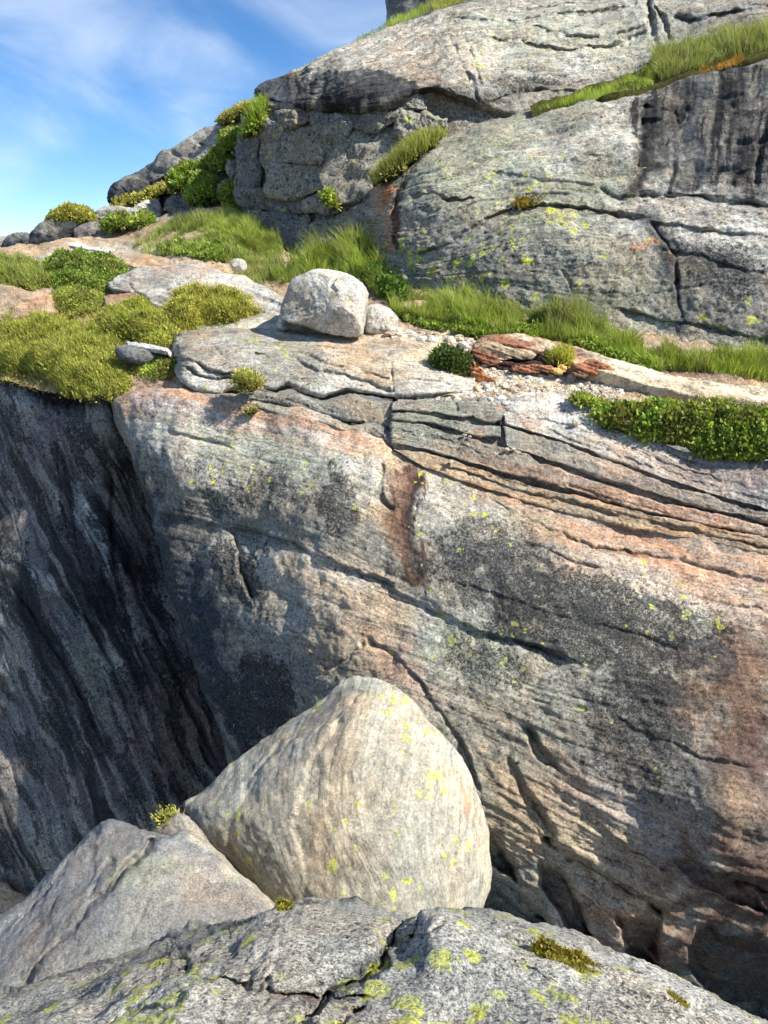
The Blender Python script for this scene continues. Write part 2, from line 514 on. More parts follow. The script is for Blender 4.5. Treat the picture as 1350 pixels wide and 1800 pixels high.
def patch(name, top, bot, ctl, step=2.5, mat=None, base='grey', paints=(), K=0.25, Yl=0.15, Sw=1.0,
          rt=None, rb=None, rl=None, rr=None, sk_t=None, sk_b=None, sk_l=None, sk_r=None,
          cracks=(), cav=(), amp=0.05, freq=1.2, octv=5, amp2=0.012, strata=None, samp=0.012, sfr=5.0, ridge=0.0,
          parent=None, seed=0.0, noise_edge=0.0, rough=(), lam=0.0, lfr=2.2, ter=0.0, tfr=(2.0, .5)):
    """a rock sheet between an upper and a lower edge, through the control points; edges roll back and carry skirts"""
    surf = ctl if isinstance(ctl, Surf) else Surf(ctl)
    nu = max(6, int(max(length(top), length(bot)) / step))
    T = catmull(top, nu); B = catmull(bot, nu)
    if noise_edge:
        q = np.arange(nu) * step
        z0 = np.zeros(nu)
        T[:, 1] += noise_edge * fbm(np.stack([q / 30, z0 + seed, z0], -1), 4)
        B[:, 1] += noise_edge * fbm(np.stack([q / 30, z0 + seed + 40, z0], -1), 4)
    Lm = np.linalg.norm(B - T, axis=1)
    nv = max(4, int(np.percentile(Lm, 80) / step))
    v = np.linspace(0, 1, nv)[:, None]
    px = T[None, :, 0] * (1 - v) + B[None, :, 0] * v
    py = T[None, :, 1] * (1 - v) + B[None, :, 1] * v
    zc = surf(px, py)
    def roll(d, spec):
        e = np.clip(1 - d / spec[0], 0, 1)
        return spec[1] * (1 - np.sqrt(np.maximum(1 - e * e, 0)))
    dv = np.hypot(np.gradient(px, axis=0), np.gradient(py, axis=0)); du = np.hypot(np.gradient(px, axis=1), np.gradient(py, axis=1))
    cv = np.cumsum(dv, axis=0); cu = np.cumsum(du, axis=1)
    if rt: zc = zc + roll(cv - cv[:1], rt)
    if rb: zc = zc + roll(cv[-1:] - cv, rb)
    if rl: zc = zc + roll(cu - cu[:, :1], rl)
    if rr: zc = zc + roll(cu[:, -1:] - cu, rr)
    P0 = unproj(px, py, zc)
    if cracks:
        zc = zc + crack_depth(px, py, P0, cracks)
    for poly, dep, soft in cav:
        w = in_poly(px + 6 * fbm(P0 * 4.5 + 3, 4, .7), py + 6 * fbm(P0 * 4.5 + 13, 4, .7), poly).astype(float)
        for _ in range(int(soft)):
            w[1:-1, 1:-1] = (w[1:-1, 1:-1] * 2 + w[:-2, 1:-1] + w[2:, 1:-1] + w[1:-1, :-2] + w[1:-1, 2:]) / 6
        zc = zc + dep * w
    P = unproj(px, py, zc)
    N = grid_normals(P0)
    # band coordinate
    if strata is not None:
        sf = Tps([(x, y, val) for val, pts in strata for x, y in pts], 1e-3)
        S = sf(px, py)
    else:
        S = (P[..., 2] + 0.25 * P[..., 0])
    Tt = P[..., 0] - 0.3 * P[..., 2]
    st = np.stack([S, Tt, np.zeros_like(S)], -1)
    mfade = 1.0
    d = amp * fbm(P * freq + seed, octv, 0.5) + amp2 * fbm(P * freq * 9 + seed, 3, 0.6)
    if ridge: d = d + ridge * (ridged(P * freq * 1.7 + seed, 4) - 0.5)
    for x, y, rx, ry, am, fx, fy in rough:
        w = sstep(1.2, .4, np.hypot((px - x) / rx, (py - y) / ry))
        q = np.stack([S * fx, Tt * fy, np.zeros_like(S) + 3 + seed], -1)
        d = d + w * am * (ridged(q, 4, .55) - .4)
    q = np.stack([S * sfr, Tt * 0.45, np.zeros_like(S) + seed], -1)
    sn = fbm(q, 4, 0.62)
    smod = sstep(-.25, .45, fbm(P * .55 + 11 + seed, 3)) * 1.15 + .12
    d = d + smod * samp * (sn + 0.7 * (1 - 2.2 * np.abs(fbm(q * 1.9 + 7, 2))))
    if lam:
        # long thin parting lines along the banding
        for kk, (f1, f2, wd) in enumerate(((lfr, .10, .045), (lfr * 2.3, .16, .06))):
            nn = pnoise(np.stack([S * f1 + .25 * fbm(P * .5 + kk, 2), Tt * f2, np.zeros_like(S) + seed + 5 * kk], -1))
            gate = sstep(-.05, .3, fbm(P * .7 + 29 + 7 * kk + seed, 3))
            d = d - lam * (1 - .35 * kk) * np.clip(1.2 - np.abs(nn) / wd, 0, 1) * gate
            d = d + lam * .5 * np.sign(nn) * sstep(0, .25, np.abs(nn)) * gate
    if ter:
        x = fbm(np.stack([S * tfr[0], Tt * tfr[1], np.zeros_like(S) + seed], -1), 3, .5) * 5
        x = x + .35 * fbm(P * 3.0 + seed, 3)
        fl = np.floor(x)
        d = d + ter * (fl + sstep(.35, .65, x - fl) )
    P = P + N * d[..., None]
    tint, mask = paint(px, py, P0, base, paints, K, Yl, Sw, seed)
    G = [P, tint, mask, st]
    def ext(G, axis, end, vec):
        out = []
        for k, A in enumerate(G):
            e = A[:1] if (axis == 0 and end == 0) else A[-1:] if axis == 0 else A[:, :1] if end == 0 else A[:, -1:]
            rows = []
            for f in (0.25, 0.6, 1.0):
                r = e.copy()
                if k == 0:
                    r = r + np.array(vec) * f
                rows.append(r)
            if end == 0:
                A2 = np.concatenate(rows[::-1] + [A], axis=axis)
            else:
                A2 = np.concatenate([A] + rows, axis=axis)
            out.append(A2)
        return out
    if sk_t: G = ext(G, 0, 0, sk_t)
    if sk_b: G = ext(G, 0, 1, sk_b)
    if sk_l: G = ext(G, 1, 0, sk_l)
    if sk_r: G = ext(G, 1, 1, sk_r)
    P, tint, mask, st = G
    o = mesh_obj(name, P.reshape(-1, 3), grid_faces(*P.shape[:2]), mat, parent, True,
                 {'tint': ('FLOAT_COLOR', tint.reshape(-1, 3)), 'mask': ('FLOAT_COLOR', mask.reshape(-1, 3)), 'st': ('FLOAT_VECTOR', st.reshape(-1, 3))})
    return o, surf

def inflate(outline, Y, tf, tb, nphi=96, nth=40, sup=2.6, tilt=(0, 0), front=None, center=None, ten=0.4):
    """closed body whose contour seen from the path is 'outline' at distance Y, bulging tf towards the viewer and tb away"""
    O = catmull(outline, nphi, closed=True, ten=ten)
    c = np.array(center, float) if center else O.mean(0)
    zc0 = float(zc_of(c[1], Y))
    th = np.linspace(0.0, math.pi, nth)[:, None]
    s = np.abs(np.sin(th))
    k = np.maximum(1 - s ** sup, 0) ** (1.0 / sup) * np.sign(np.cos(th))
    s[0] = 0.001; s[-1] = 0.001
    px = c[0] + s * (O[None, :, 0] - c[0]); py = c[1] + s * (O[None, :, 1] - c[1])
    P = unproj(px, py, zc0)
    ray = unproj(c[0], c[1], 1.0); ray /= np.linalg.norm(ray)
    off = np.where(k > 0, -k * tf, -k * tb)
    if front is not None:
        fz = front(px, py) - zc0
        off = np.where(k > 0, k * fz, off)
    off = off + (tilt[0] * (px - c[0]) + tilt[1] * (py - c[1])) * np.where(k > 0, 1, 1)
    P = P + ray * off[..., None]
    return P, px, py

def closed_normals(P):
    Pw = np.concatenate([P[:, -1:], P, P[:, :1]], axis=1)
    du = np.gradient(Pw, axis=1)[:, 1:-1]; dv = np.gradient(P, axis=0)
    n = np.cross(dv, du)
    n /= np.linalg.norm(n, axis=-1)[..., None] + 1e-12
    c = P.mean((0, 1))
    s = np.sign((n * (P - c)).sum(-1)); s[s == 0] = 1
    n = n * np.sign(s.mean() + 1e-9)
    n[0] = n[1] = n[2].mean(0); n[-1] = n[-2] = n[-3].mean(0)
    return n / np.linalg.norm(n, axis=-1)[..., None]

def cap_faces(nth, nphi):
    i0 = np.arange(nphi); j0 = (i0 + 1) % nphi
    b = (nth - 1) * nphi
    return None

def boulder(name, outline, Y, tf, tb, mat, base='grey', paints=(), K=0.25, Yl=0.2, Sw=0.8, nphi=96, nth=48, sup=2.6, tilt=(0, 0),
            front=None, amp=0.04, freq=1.5, amp2=0.01, octv=5, facet=0.0, cracks=(), strata=None, samp=0.0, sfr=5.0, parent=None, seed=0.0,
            center=None, ten=0.4, label=None, cat=None, group=None):
    P, px, py = inflate(outline, Y, tf, tb, nphi, nth, sup, tilt, front, center, ten)
    N = closed_normals(P)
    d = amp * fbm(P * freq + seed, octv) + amp2 * fbm(P * freq * 8 + seed, 3, 0.6)
    if facet:
        # flattened facets: cellular planes
        r_ = np.random.default_rng(int(seed * 10) + 3)
        cc = P.mean((0, 1)); R = np.linalg.norm(P - cc, axis=-1)
        dirs = (P - cc) / R[..., None]
        for _ in range(14):
            n = r_.normal(size=3); n /= np.linalg.norm(n)
            q = (dirs * n).sum(-1)
            lim = R.mean() * (1.0 - facet * r_.uniform(0.2, 1.0))
            over = (P - cc) @ n - lim
            P = P - n * np.maximum(over, 0)[..., None] * 0.85
    if cracks:
        d = d - crack_depth(px, py, P, cracks)
    if strata is not None:
        sf = Tps([(x, y, val) for val, pts in strata for x, y in pts], 1e-3)
        S = sf(px, py)
    else:
        S = P[..., 2] + 0.3 * P[..., 0]
    st = np.stack([S, P[..., 0] - P[..., 2], np.zeros_like(S)], -1)
    if samp:
        q = np.stack([S * sfr, (P[..., 0] - P[..., 2]) * 0.5, np.zeros_like(S) + seed], -1)
        d = d + samp * fbm(q, 4, 0.6)
    P = P + N * d[..., None]
    tint, mask = paint(px, py, P, base, paints, K, Yl, Sw, seed)
    A = {'tint': ('FLOAT_COLOR', tint.reshape(-1, 3)), 'mask': ('FLOAT_COLOR', mask.reshape(-1, 3)), 'st': ('FLOAT_VECTOR', st.reshape(-1, 3))}
    o = mesh_obj(name, P.reshape(-1, 3), grid_faces(nth, nphi, True), mat, parent, True, A)
    if label: tag(o, label, cat, group)
    return o, P, px, py
# ================================================================ the setting: bedrock
# ---- ledge ground (gravel, soil and bare rock behind the lip of the cleft)
E_CTL = [(700,700,9.95),(900,700,9.95),(1100,720,9.75),(1350,760,9.3),(1450,800,9.1),(450,690,10.4),(560,640,11.2),(420,610,11.9),(700,590,11.9),(560,592,11.9),(900,600,11.7),
         (1100,640,11.1),(1350,680,10.6),(740,540,13.3),(1000,575,12.5),(1350,625,11.4),(1450,640,11.2),(310,690,10.7),(200,700,10.95),
         (0,690,12.0),(-80,690,12.4),(310,600,12.1),(100,600,13),(0,580,14),(300,490,16.2),(450,470,17),(640,470,15.5),(0,470,18),
         (200,445,19.6),(-80,460,19),(350,392,19.3),(420,380,19.8),(230,425,20.5)]
o, E = patch('ledge_ground', [(-80,436),(0,436),(120,420),(230,404),(330,372),(420,368),(500,440),(560,462),(640,462),(740,510),(1000,556),(1450,615)],
             [(-80,676),(0,668),(100,690),(215,698),(310,692),(450,682),(690,694),(840,700),(930,688),(1010,700),(1100,724),(1250,752),(1450,775)], E_CTL, 3.0, M_MID, 'tan',
             [('b',950,660,170,45,8,'cream',.9), ('b',760,600,120,30,10,'cream',.8), ('b',250,560,200,70,0,'brown',.6), ('b',100,620,200,80,0,'brown',.7),
              ('b',280,675,80,30,15,'pink',.9), ('b',120,520,100,40,10,'pink',.8), ('b',230,455,120,20,8,'light',.8), ('b',800,570,250,20,8,'brown',.8),
              ('b',1150,640,200,20,10,'brown',.7)], K=0.05, Yl=0.02, amp=0.06, freq=1.6, amp2=0.02, samp=0.02, sk_r=(4, -.9, -.3), sk_l=(-5, 2.0, 0))
tag(o, kind='structure')

# ---- the wall on the far side of the cleft
A_CTL = [(190,700,10.9),(300,700,10.4),(450,735,9.9),(600,775,9.4),(690,800,9.2),(800,835,9.0),(950,900,8.6),(1100,920,8.5),(1350,985,8.0),(1500,1020,7.8),
         (215,820,10.3),(400,830,9.55),(600,880,8.8),(800,930,8.35),(1000,1000,7.9),(1300,1080,7.5),
         (225,950,10.15),(400,925,9.25),(560,975,8.55),(700,1030,8.1),(850,1110,7.65),(1100,1160,7.3),(1350,1200,7.0),
         (270,1100,9.75),(400,1080,8.9),(560,1090,8.2),(720,1130,7.75),(330,1230,9.2),(430,1250,8.6),(560,1230,8.0),(400,1345,8.6),(470,1400,8.4),
         (740,1250,7.3),(900,1300,7.05),(1100,1300,6.95),(1300,1300,6.75),(800,1400,7.05),(950,1430,6.85),(1120,1450,6.65),(1290,1425,6.25),(1400,1430,6.5),
         (900,1550,7.0),(1050,1600,6.75),(1200,1600,6.6),(1350,1600,6.6),(1100,1720,7.2),(1300,1750,7.2),(960,1680,7.3),(700,1500,7.2),(550,1500,8.0)]
A_CR = [([(228,885),(300,905),(395,925),(470,937),(520,955),(560,975),(620,1000),(680,1020),(725,1055),(770,1078),(850,1110),(950,1140),(1020,1168)], 2.6, .07, .13, 24),
        ([(445,1060),(420,1005),(408,960),(397,925)], 4, .05, .16, 22),
        ([(690,900),(668,872),(674,815)], 3, .10), ([(735,1010),(722,930),(730,860)], 4, .03, .05, 14),
        ([(640,1120),(700,1160),(745,1205),(800,1290),(850,1400)], 2.6, .05, .07, 18), ([(930,1275),(945,1312),(978,1348)], 4, .10, .08, 12),
        ([(560,705),(600,730),(700,790),(760,830)], 3, .1),
        ([(955,1455),(1000,1500),(1060,1530),(1125,1562),(1165,1592)], 5, .15, .25, 22), ([(890,1330),(930,1400),(985,1470)], 4, .06, .10, 20),
        ([(1020,1420),(1090,1470),(1170,1530),(1240,1560)], 4, .08, .12, 25), ([(1180,1480),(1240,1520),(1300,1540),(1360,1560)], 4, .10, .22, 30),
        ([(850,870),(950,925),(1050,960),(1200,985),(1400,1035)], 2.5, .04, .05, 12), ([(900,940),(1000,985),(1120,1020),(1300,1070),(1400,1090)], 2, .03, .03, 12),
        ([(300,760),(380,775),(430,800),(520,820)], 2.5, .03, .04, 10), ([(455,780),(440,830),(430,860)], 2, .03),
        ([(880,1480),(930,1560),(1000,1660)], 6, .2, .15, 16), ([(1000,1560),(1040,1640),(1070,1700)], 5, .2), ([(760,1010),(860,1040),(960,1080),(1080,1105),(1200,1140)], 1.8, .02, .025, 16),
        ([(1060,1240),(1140,1290),(1230,1330),(1330,1350)], 2, .015, .03, 30), ([(640,1130),(610,1160),(560,1190)], 3, .05)]
A_CAV = [([(845,1441),(866,1461),(888,1489),(909,1532),(895,1523),(861,1504),(850,1489)], .4, 3), ([(850,1523),(895,1547),(933,1580),(971,1624),(990,1660),(900,1660),(838,1600)], .9, 3),
         ([(950,1508),(981,1523),(995,1547),(1010,1576),(1029,1604),(1039,1643),(1058,1672),(1039,1668),(1010,1632),(991,1602),(971,1573),(952,1547)], .7, 4),
         ([(1082,1592),(1115,1597),(1154,1604),(1146,1633),(1154,1657),(1138,1667),(1152,1695),(1170,1720),(1125,1706),(1101,1678),(1103,1638),(1087,1609)], .7, 4),
         ([(1209,1650),(1226,1624),(1240,1619),(1259,1638),(1350,1674),(1480,1712),(1480,1900),(1300,1850),(1245,1745),(1216,1702),(1211,1667)], 1.2, 5),
         ([(1180,1500),(1240,1525),(1300,1550),(1340,1590),(1280,1575),(1210,1540)], .2, 2), ([(925,1280),(940,1290),(962,1330),(985,1352),(955,1345),(935,1312)], .1, 2)]
A_ST = [(0.0, [(200,700),(450,755),(700,820),(950,925),(1150,960),(1400,1025)]), (2.0, [(220,885),(400,925),(560,975),(720,1050),(950,1140),(1150,1180),(1400,1210)]),
        (3.6, [(300,1180),(450,1180),(600,1180),(740,1205),(950,1300),(1200,1390),(1400,1450)]), (5.4, [(480,1420),(700,1400),(900,1470),(1100,1590),(1400,1720)])]
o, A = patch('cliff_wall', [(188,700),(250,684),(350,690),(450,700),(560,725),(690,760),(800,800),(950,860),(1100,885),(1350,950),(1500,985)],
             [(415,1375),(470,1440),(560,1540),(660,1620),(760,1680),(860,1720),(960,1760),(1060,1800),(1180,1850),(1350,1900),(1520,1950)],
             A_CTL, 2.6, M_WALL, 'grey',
             [('b',760,1100,700,420,25,'grey',.4),
              ('l',[(215,690),(330,708),(450,735),(570,770),(690,805)],36,'pink',.95), ('d',[(215,680),(450,715),(700,790),(690,830),(440,765),(215,725)],'rust',.42,120,7,15), ('l',[(240,700),(330,716),(450,742),(570,778)],12,'white',.4),
              ('l',[(640,800),(720,830),(700,860)],30,'tan',.8), ('b',690,890,75,70,15,'tan',.75), ('l',[(560,1010),(640,1050),(720,1080)],50,'light',.6),
              ('b',660,1085,75,60,20,'pink',.75), ('b',690,1170,90,45,30,'rust',.42), ('b',600,1150,90,60,15,'tan',.6),
              ('b',470,985,120,40,20,'light',.5), ('l',[(520,985),(620,1040),(700,1075)],46,'tan',.7), ('l',[(540,985),(640,1035)],20,'light',.5), ('b',350,760,150,40,12,'light',.45), ('b',560,810,150,30,15,'light',.4), ('b',800,1130,90,90,20,'light',.6), ('b',780,880,120,40,20,'light',.5), ('b',350,790,170,45,12,'light',.6), ('b',560,830,150,40,15,'light',.5),
              ('l',[(860,860),(960,915),(1080,950),(1220,985),(1400,1030)],44,'pink',.9), ('d',[(850,850),(1400,960),(1400,1080),(900,920)],'rust',.5,160,7,14),
              ('l',[(1000,990),(1150,1025),(1300,1060),(1400,1085)],40,'pink',.7), ('b',1200,1050,150,50,15,'light',.45), ('b',980,920,60,30,20,'tan',.6),
              ('b',720,925,42,100,-4,'brown',.7), ('d',[(690,825),(755,830),(765,1020),(715,1020)],'maroon',.95,13,120,-4), ('l',[(715,845),(722,920),(738,1005)],26,'brown',.8), ('l',[(728,850),(732,920),(742,1005)],14,'maroon',.75), ('l',[(738,850),(742,930),(748,1000)],9,'black',.85),
              ('b',1310,1200,110,140,0,'brown',.85), ('b',1330,1330,80,120,0,'maroon',.7), ('b',1290,1420,60,60,20,'tan',.8),  # on the bulge, tan paints its lit side and maroon its dark side
              ('b',940,1440,140,110,40,'tan',.8), ('b',1080,1520,170,110,30,'tan',.7), ('b',1080,1640,180,70,30,'pink',.5), ('b',1150,1450,200,70,30,'purple',.5),
              ('b',1300,1560,170,90,25,'brown',.8), ('b',1290,1700,230,130,10,'black',.75), ('b',1350,1480,120,200,0,'maroon',.6), ('b',1240,1250,120,100,0,'brown',.4), ('b',1150,1640,160,90,20,'brown',.5),  # black over the lowest hollows mixes stain with painted shade
              ('b',290,1040,95,240,-22,'blue',.95), ('b',385,1215,90,170,-30,'blue',.9), ('b',330,930,60,50,10,'dark',.5), ('b',820,1140,110,70,20,'green',.6), ('b',470,800,170,45,14,'green',.5), ('b',900,900,90,30,22,'green',.5), ('b',520,1110,60,50,0,'light',.4), ('b',240,860,30,60,0,'dark',.6),  # blue and dark at the left: shade of the turned-away face, painted in
              ('b',480,1200,90,90,0,'mid',.6),
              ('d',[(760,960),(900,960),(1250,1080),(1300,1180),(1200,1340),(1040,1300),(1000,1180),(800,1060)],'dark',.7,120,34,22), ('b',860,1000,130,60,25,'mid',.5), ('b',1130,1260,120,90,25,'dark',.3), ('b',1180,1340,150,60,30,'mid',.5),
              ('b',880,1000,160,90,20,'K',.38), ('b',1020,1090,270,80,20,'K',.45), ('b',1110,1260,130,140,20,'K',.4), ('b',850,1160,120,60,20,'K',.35), ('b',590,890,40,60,0,'K',.7),
              ('b',440,860,120,50,10,'K',.35), ('b',430,1000,30,70,-10,'K',.5), ('b',450,1230,90,90,0,'K',.6), ('b',300,1050,120,250,-20,'K',.3), ('b',1180,1080,150,50,10,'K',.3),  # lichen cover; at the left it also deepens the painted shade
              ('b',820,1130,180,120,20,'Y',.22), ('b',1200,1050,150,70,15,'Y',.38), ('b',420,820,220,80,15,'Y',.3), ('b',560,1010,70,40,0,'Y',.35), ('b',850,900,120,70,20,'Y',.32),
              ('b',300,1100,150,200,0,'Y',-.2), ('b',1100,1550,350,180,20,'Y',-.3), ('b',1100,1550,350,150,20,'K',-.25), ('b',680,1110,110,70,10,'K',-.3), ('l',[(215,690),(450,735),(690,805)],40,'K',-.3)],
             K=0.30, Yl=0.15, cracks=A_CR, cav=A_CAV, strata=A_ST, lam=.011, lfr=1.5, samp=0.007, sfr=6.0, amp=0.11, freq=.9, amp2=0.008, ridge=0.004,
             rough=[(1080,1600,300,190,.06,2.6,.4), (1000,1450,240,110,.035,3.0,.35), (1300,1500,160,200,.04,2.2,.6)], rl=(18, 0.7), rt=(26, 0.35), sk_t=(0, 1.2, -0.3), sk_l=(0.2, 2.0, 0), sk_r=(4, -1.0, -.4), sk_b=(0.2, 0.4, -3.0), seed=1.0)
tag(o, kind='structure')

# ---- the shaded wall left of the corner, dropping into the cleft
D_CTL = [(-80,680,12.7),(0,680,12.3),(100,715,11.6),(190,720,11.3),(300,740,12.2),(-80,800,12.5),(0,800,12.1),(100,800,11.5),(180,800,11.4),(260,820,12.0),
         (-80,1000,12.1),(0,1000,11.7),(120,1000,11.1),(200,1000,11.2),(270,1000,11.8),(-80,1250,11.4),(0,1250,11.0),(150,1250,10.3),(260,1250,10.3),(340,1250,10.9),(380,1380,10.6),
         (-80,1500,11.0),(0,1480,10.6),(150,1450,9.9),(260,1430,9.7),(470,1450,10.2),(100,1620,10.3),(330,1620,9.6),(480,1250,11.2),(420,1000,12.0)]
D_ST = [(0.0, [(330,740),(330,900),(380,1100),(460,1300)]), (1.0, [(200,720),(215,900),(270,1100),(380,1330),(430,1450)]), (2.0, [(100,720),(130,900),(190,1100),(270,1300),(340,1450)]),
        (3.2, [(0,690),(20,850),(80,1050),(160,1250),(230,1450)]), (4.4, [(-80,720),(-80,850),(-40,1050),(40,1250),(110,1450)]), (5.4, [(-80,1150),(-30,1350),(0,1500)])]
D_CR = [([(0,735),(60,730),(120,745),(165,770),(200,800)], 4, .12, .14, 16), ([(95,690),(100,740),(150,770)], 3, .08), ([(85,950),(70,880),(62,760)], 5, .08, -.06, 14),
        ([(130,960),(110,880),(108,780)], 5, .12), ([(330,1330),(270,1210),(230,1110),(200,1000),(196,830)], 6, .22, .1, 20), ([(190,1100),(150,1030),(140,960),(130,900),(120,800)], 6, .18),
        ([(260,1330),(210,1200),(170,1110),(110,1020)], 6, .16, .05, 20), ([(240,1420),(170,1280),(120,1180),(60,1070),(20,1020)], 6, .16, .05, 22), ([(130,1420),(70,1290),(10,1150),(-30,1090)], 6, .12, .05, 22),
        ([(320,1400),(250,1270),(215,1190)], 5, .12), ([(60,1480),(30,1380),(-10,1280)], 5, .12), ([(0,970),(60,1000),(130,1060),(200,1130)], 4, .06, .1, 25), ([(110,1500),(95,1440),(80,1380)], 4, .1),
        ([(395,1360),(350,1270),(310,1200)], 7, .25)]
D_CR = [(c[0], c[1] * .7, c[2] * .4) + ((c[3] * .4, c[4]) if len(c) > 3 else ()) for c in D_CR]
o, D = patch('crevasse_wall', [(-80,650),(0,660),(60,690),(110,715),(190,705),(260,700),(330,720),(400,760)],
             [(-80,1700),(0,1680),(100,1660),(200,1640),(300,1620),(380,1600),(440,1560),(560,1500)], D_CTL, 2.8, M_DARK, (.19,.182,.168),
             [('b',60,720,170,60,8,'light',.5), ('b',150,760,90,50,20,'grey',.8), ('b',100,1300,260,330,-25,'dark',.35), ('b',20,1100,120,160,-25,'blue',.3),  # dark and blue washes put some of the cleft's shade into the tint
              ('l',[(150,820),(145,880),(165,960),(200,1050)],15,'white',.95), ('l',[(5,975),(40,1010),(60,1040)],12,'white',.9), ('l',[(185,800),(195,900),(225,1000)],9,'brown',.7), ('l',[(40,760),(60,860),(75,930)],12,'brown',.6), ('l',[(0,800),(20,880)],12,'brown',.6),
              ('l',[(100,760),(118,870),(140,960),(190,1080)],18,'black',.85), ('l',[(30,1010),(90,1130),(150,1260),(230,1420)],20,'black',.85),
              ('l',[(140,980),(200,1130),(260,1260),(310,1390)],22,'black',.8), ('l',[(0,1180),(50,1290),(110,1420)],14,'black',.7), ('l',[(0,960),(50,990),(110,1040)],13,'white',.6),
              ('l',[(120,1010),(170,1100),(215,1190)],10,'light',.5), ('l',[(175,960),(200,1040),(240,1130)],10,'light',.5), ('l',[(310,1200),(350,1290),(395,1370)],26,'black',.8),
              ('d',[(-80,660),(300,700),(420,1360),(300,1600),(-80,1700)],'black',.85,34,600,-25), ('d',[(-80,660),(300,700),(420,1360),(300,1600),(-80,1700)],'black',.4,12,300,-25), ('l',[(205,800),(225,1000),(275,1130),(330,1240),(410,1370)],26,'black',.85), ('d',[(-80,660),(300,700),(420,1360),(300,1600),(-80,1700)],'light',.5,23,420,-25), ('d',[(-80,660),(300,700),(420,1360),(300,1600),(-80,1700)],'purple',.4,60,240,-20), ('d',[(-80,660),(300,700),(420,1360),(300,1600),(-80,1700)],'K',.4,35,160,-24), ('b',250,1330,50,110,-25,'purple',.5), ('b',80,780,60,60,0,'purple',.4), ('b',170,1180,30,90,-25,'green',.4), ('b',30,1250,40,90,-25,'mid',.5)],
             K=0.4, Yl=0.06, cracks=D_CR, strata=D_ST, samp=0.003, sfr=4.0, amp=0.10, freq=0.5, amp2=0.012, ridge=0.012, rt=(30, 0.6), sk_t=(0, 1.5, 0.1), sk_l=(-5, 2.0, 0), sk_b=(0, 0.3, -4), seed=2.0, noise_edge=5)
tag(o, kind='structure')

# ---- floor of the cleft far below, tinted dark in place of deep shade
o, _ = patch('crevasse_floor', [(-260,1520),(-60,1530),(0,1545),(30,1560),(60,1590),(100,1640),(900,1720),(1500,1740)],
             [(-260,2100),(-100,2100),(0,2100),(200,2100),(500,2100),(900,2100),(1200,2100),(1500,2100)],
             [(-260,1520,10.8),(-60,1530,10.6),(0,1560,10.2),(60,1600,9.9),(300,1650,9.4),(700,1700,9.0),(1400,1700,9.0),(-200,2100,6.5),(500,2100,6.0),(1400,2100,6.0)],
             6, M_DARK, 'dark', [], K=0.4, amp=0.2, freq=0.8, ridge=0.05, seed=3, sk_l=(-6, 1.5, 0), sk_r=(5, 0, 0))
tag(o, kind='structure')

# ---- the right-hand cliff rising behind the grass
G_CTL = [(640,470,15.2),(740,500,14.1),(900,560,13.0),(1100,600,12.2),(1350,650,11.3),(1500,690,10.9),(720,410,14.6),(800,430,14.0),(900,400,13.8),(1000,420,13.35),(1150,440,12.9),(1350,470,12.1),(1500,480,11.8),
         (700,330,15.6),(780,300,15.2),(900,340,14.55),(1050,350,13.95),(1200,360,13.5),(1400,380,12.8),
         (780,245,16.6),(950,195,17.0),(1100,160,16.7),(1200,135,16.4),(1350,95,15.9),(1500,70,15.5),(900,270,15.3),(1000,250,15.1),(1110,240,15.0),(1180,250,15.0),(1350,250,14.0)]
G_CR = [([(715,455),(790,425),(850,385),(905,368),(955,364),(1020,366),(1070,378),(1135,386)], 3.5, .16, .10, 22), ([(1050,330),(1085,345),(1140,340),(1200,345),(1290,352),(1360,372)], 4, .14, .18, 16),
        ([(720,347),(765,340),(790,355),(835,350)], 3, .10, .06, 14), ([(960,295),(1025,273),(1080,276)], 2.5, .06), ([(1190,500),(1185,450),(1160,420),(1140,392)], 4, .12, .10, 16),
        ([(1120,300),(1122,240),(1135,180)], 5, .05, .28, 26), ([(1200,560),(1190,520),(1186,480)], 4, .1), ([(1330,330),(1335,270),(1345,210)], 4, .1), ([(1165,260),(1195,230),(1185,190)], 3, .08),
        ([(1140,392),(1200,400),(1270,412),(1370,420)], 3, .08, .08, 14), ([(985,470),(1000,490),(1010,530)], 2.5, .06), ([(800,370),(860,350),(930,345),(1010,340)], 2, .03, .03, 8),
        ([(690,410),(705,440),(720,470),(725,500)], 5, .18), ([(1150,440),(1230,450),(1300,470),(1370,480)], 3, .06, .05, 12), ([(860,300),(950,318),(1050,322)], 2, .03, .03, 8),
        ([(1080,540),(1150,560),(1250,575),(1370,600)], 3, .1, .12, 16), ([(700,340),(692,380),(698,420)], 4, .1)]
G_ST = [(0.0, [(700,290),(850,225),(1000,185),(1200,135),(1400,90)]), (1.4, [(720,345),(850,310),(1000,290),(1200,280),(1400,270)]), (2.4, [(740,430),(850,385),(960,364),(1080,378),(1200,355),(1400,375)]),
        (3.4, [(740,480),(900,450),(1100,450),(1250,440),(1400,450)]), (4.8, [(740,510),(900,545),(1100,590),(1400,620)])]
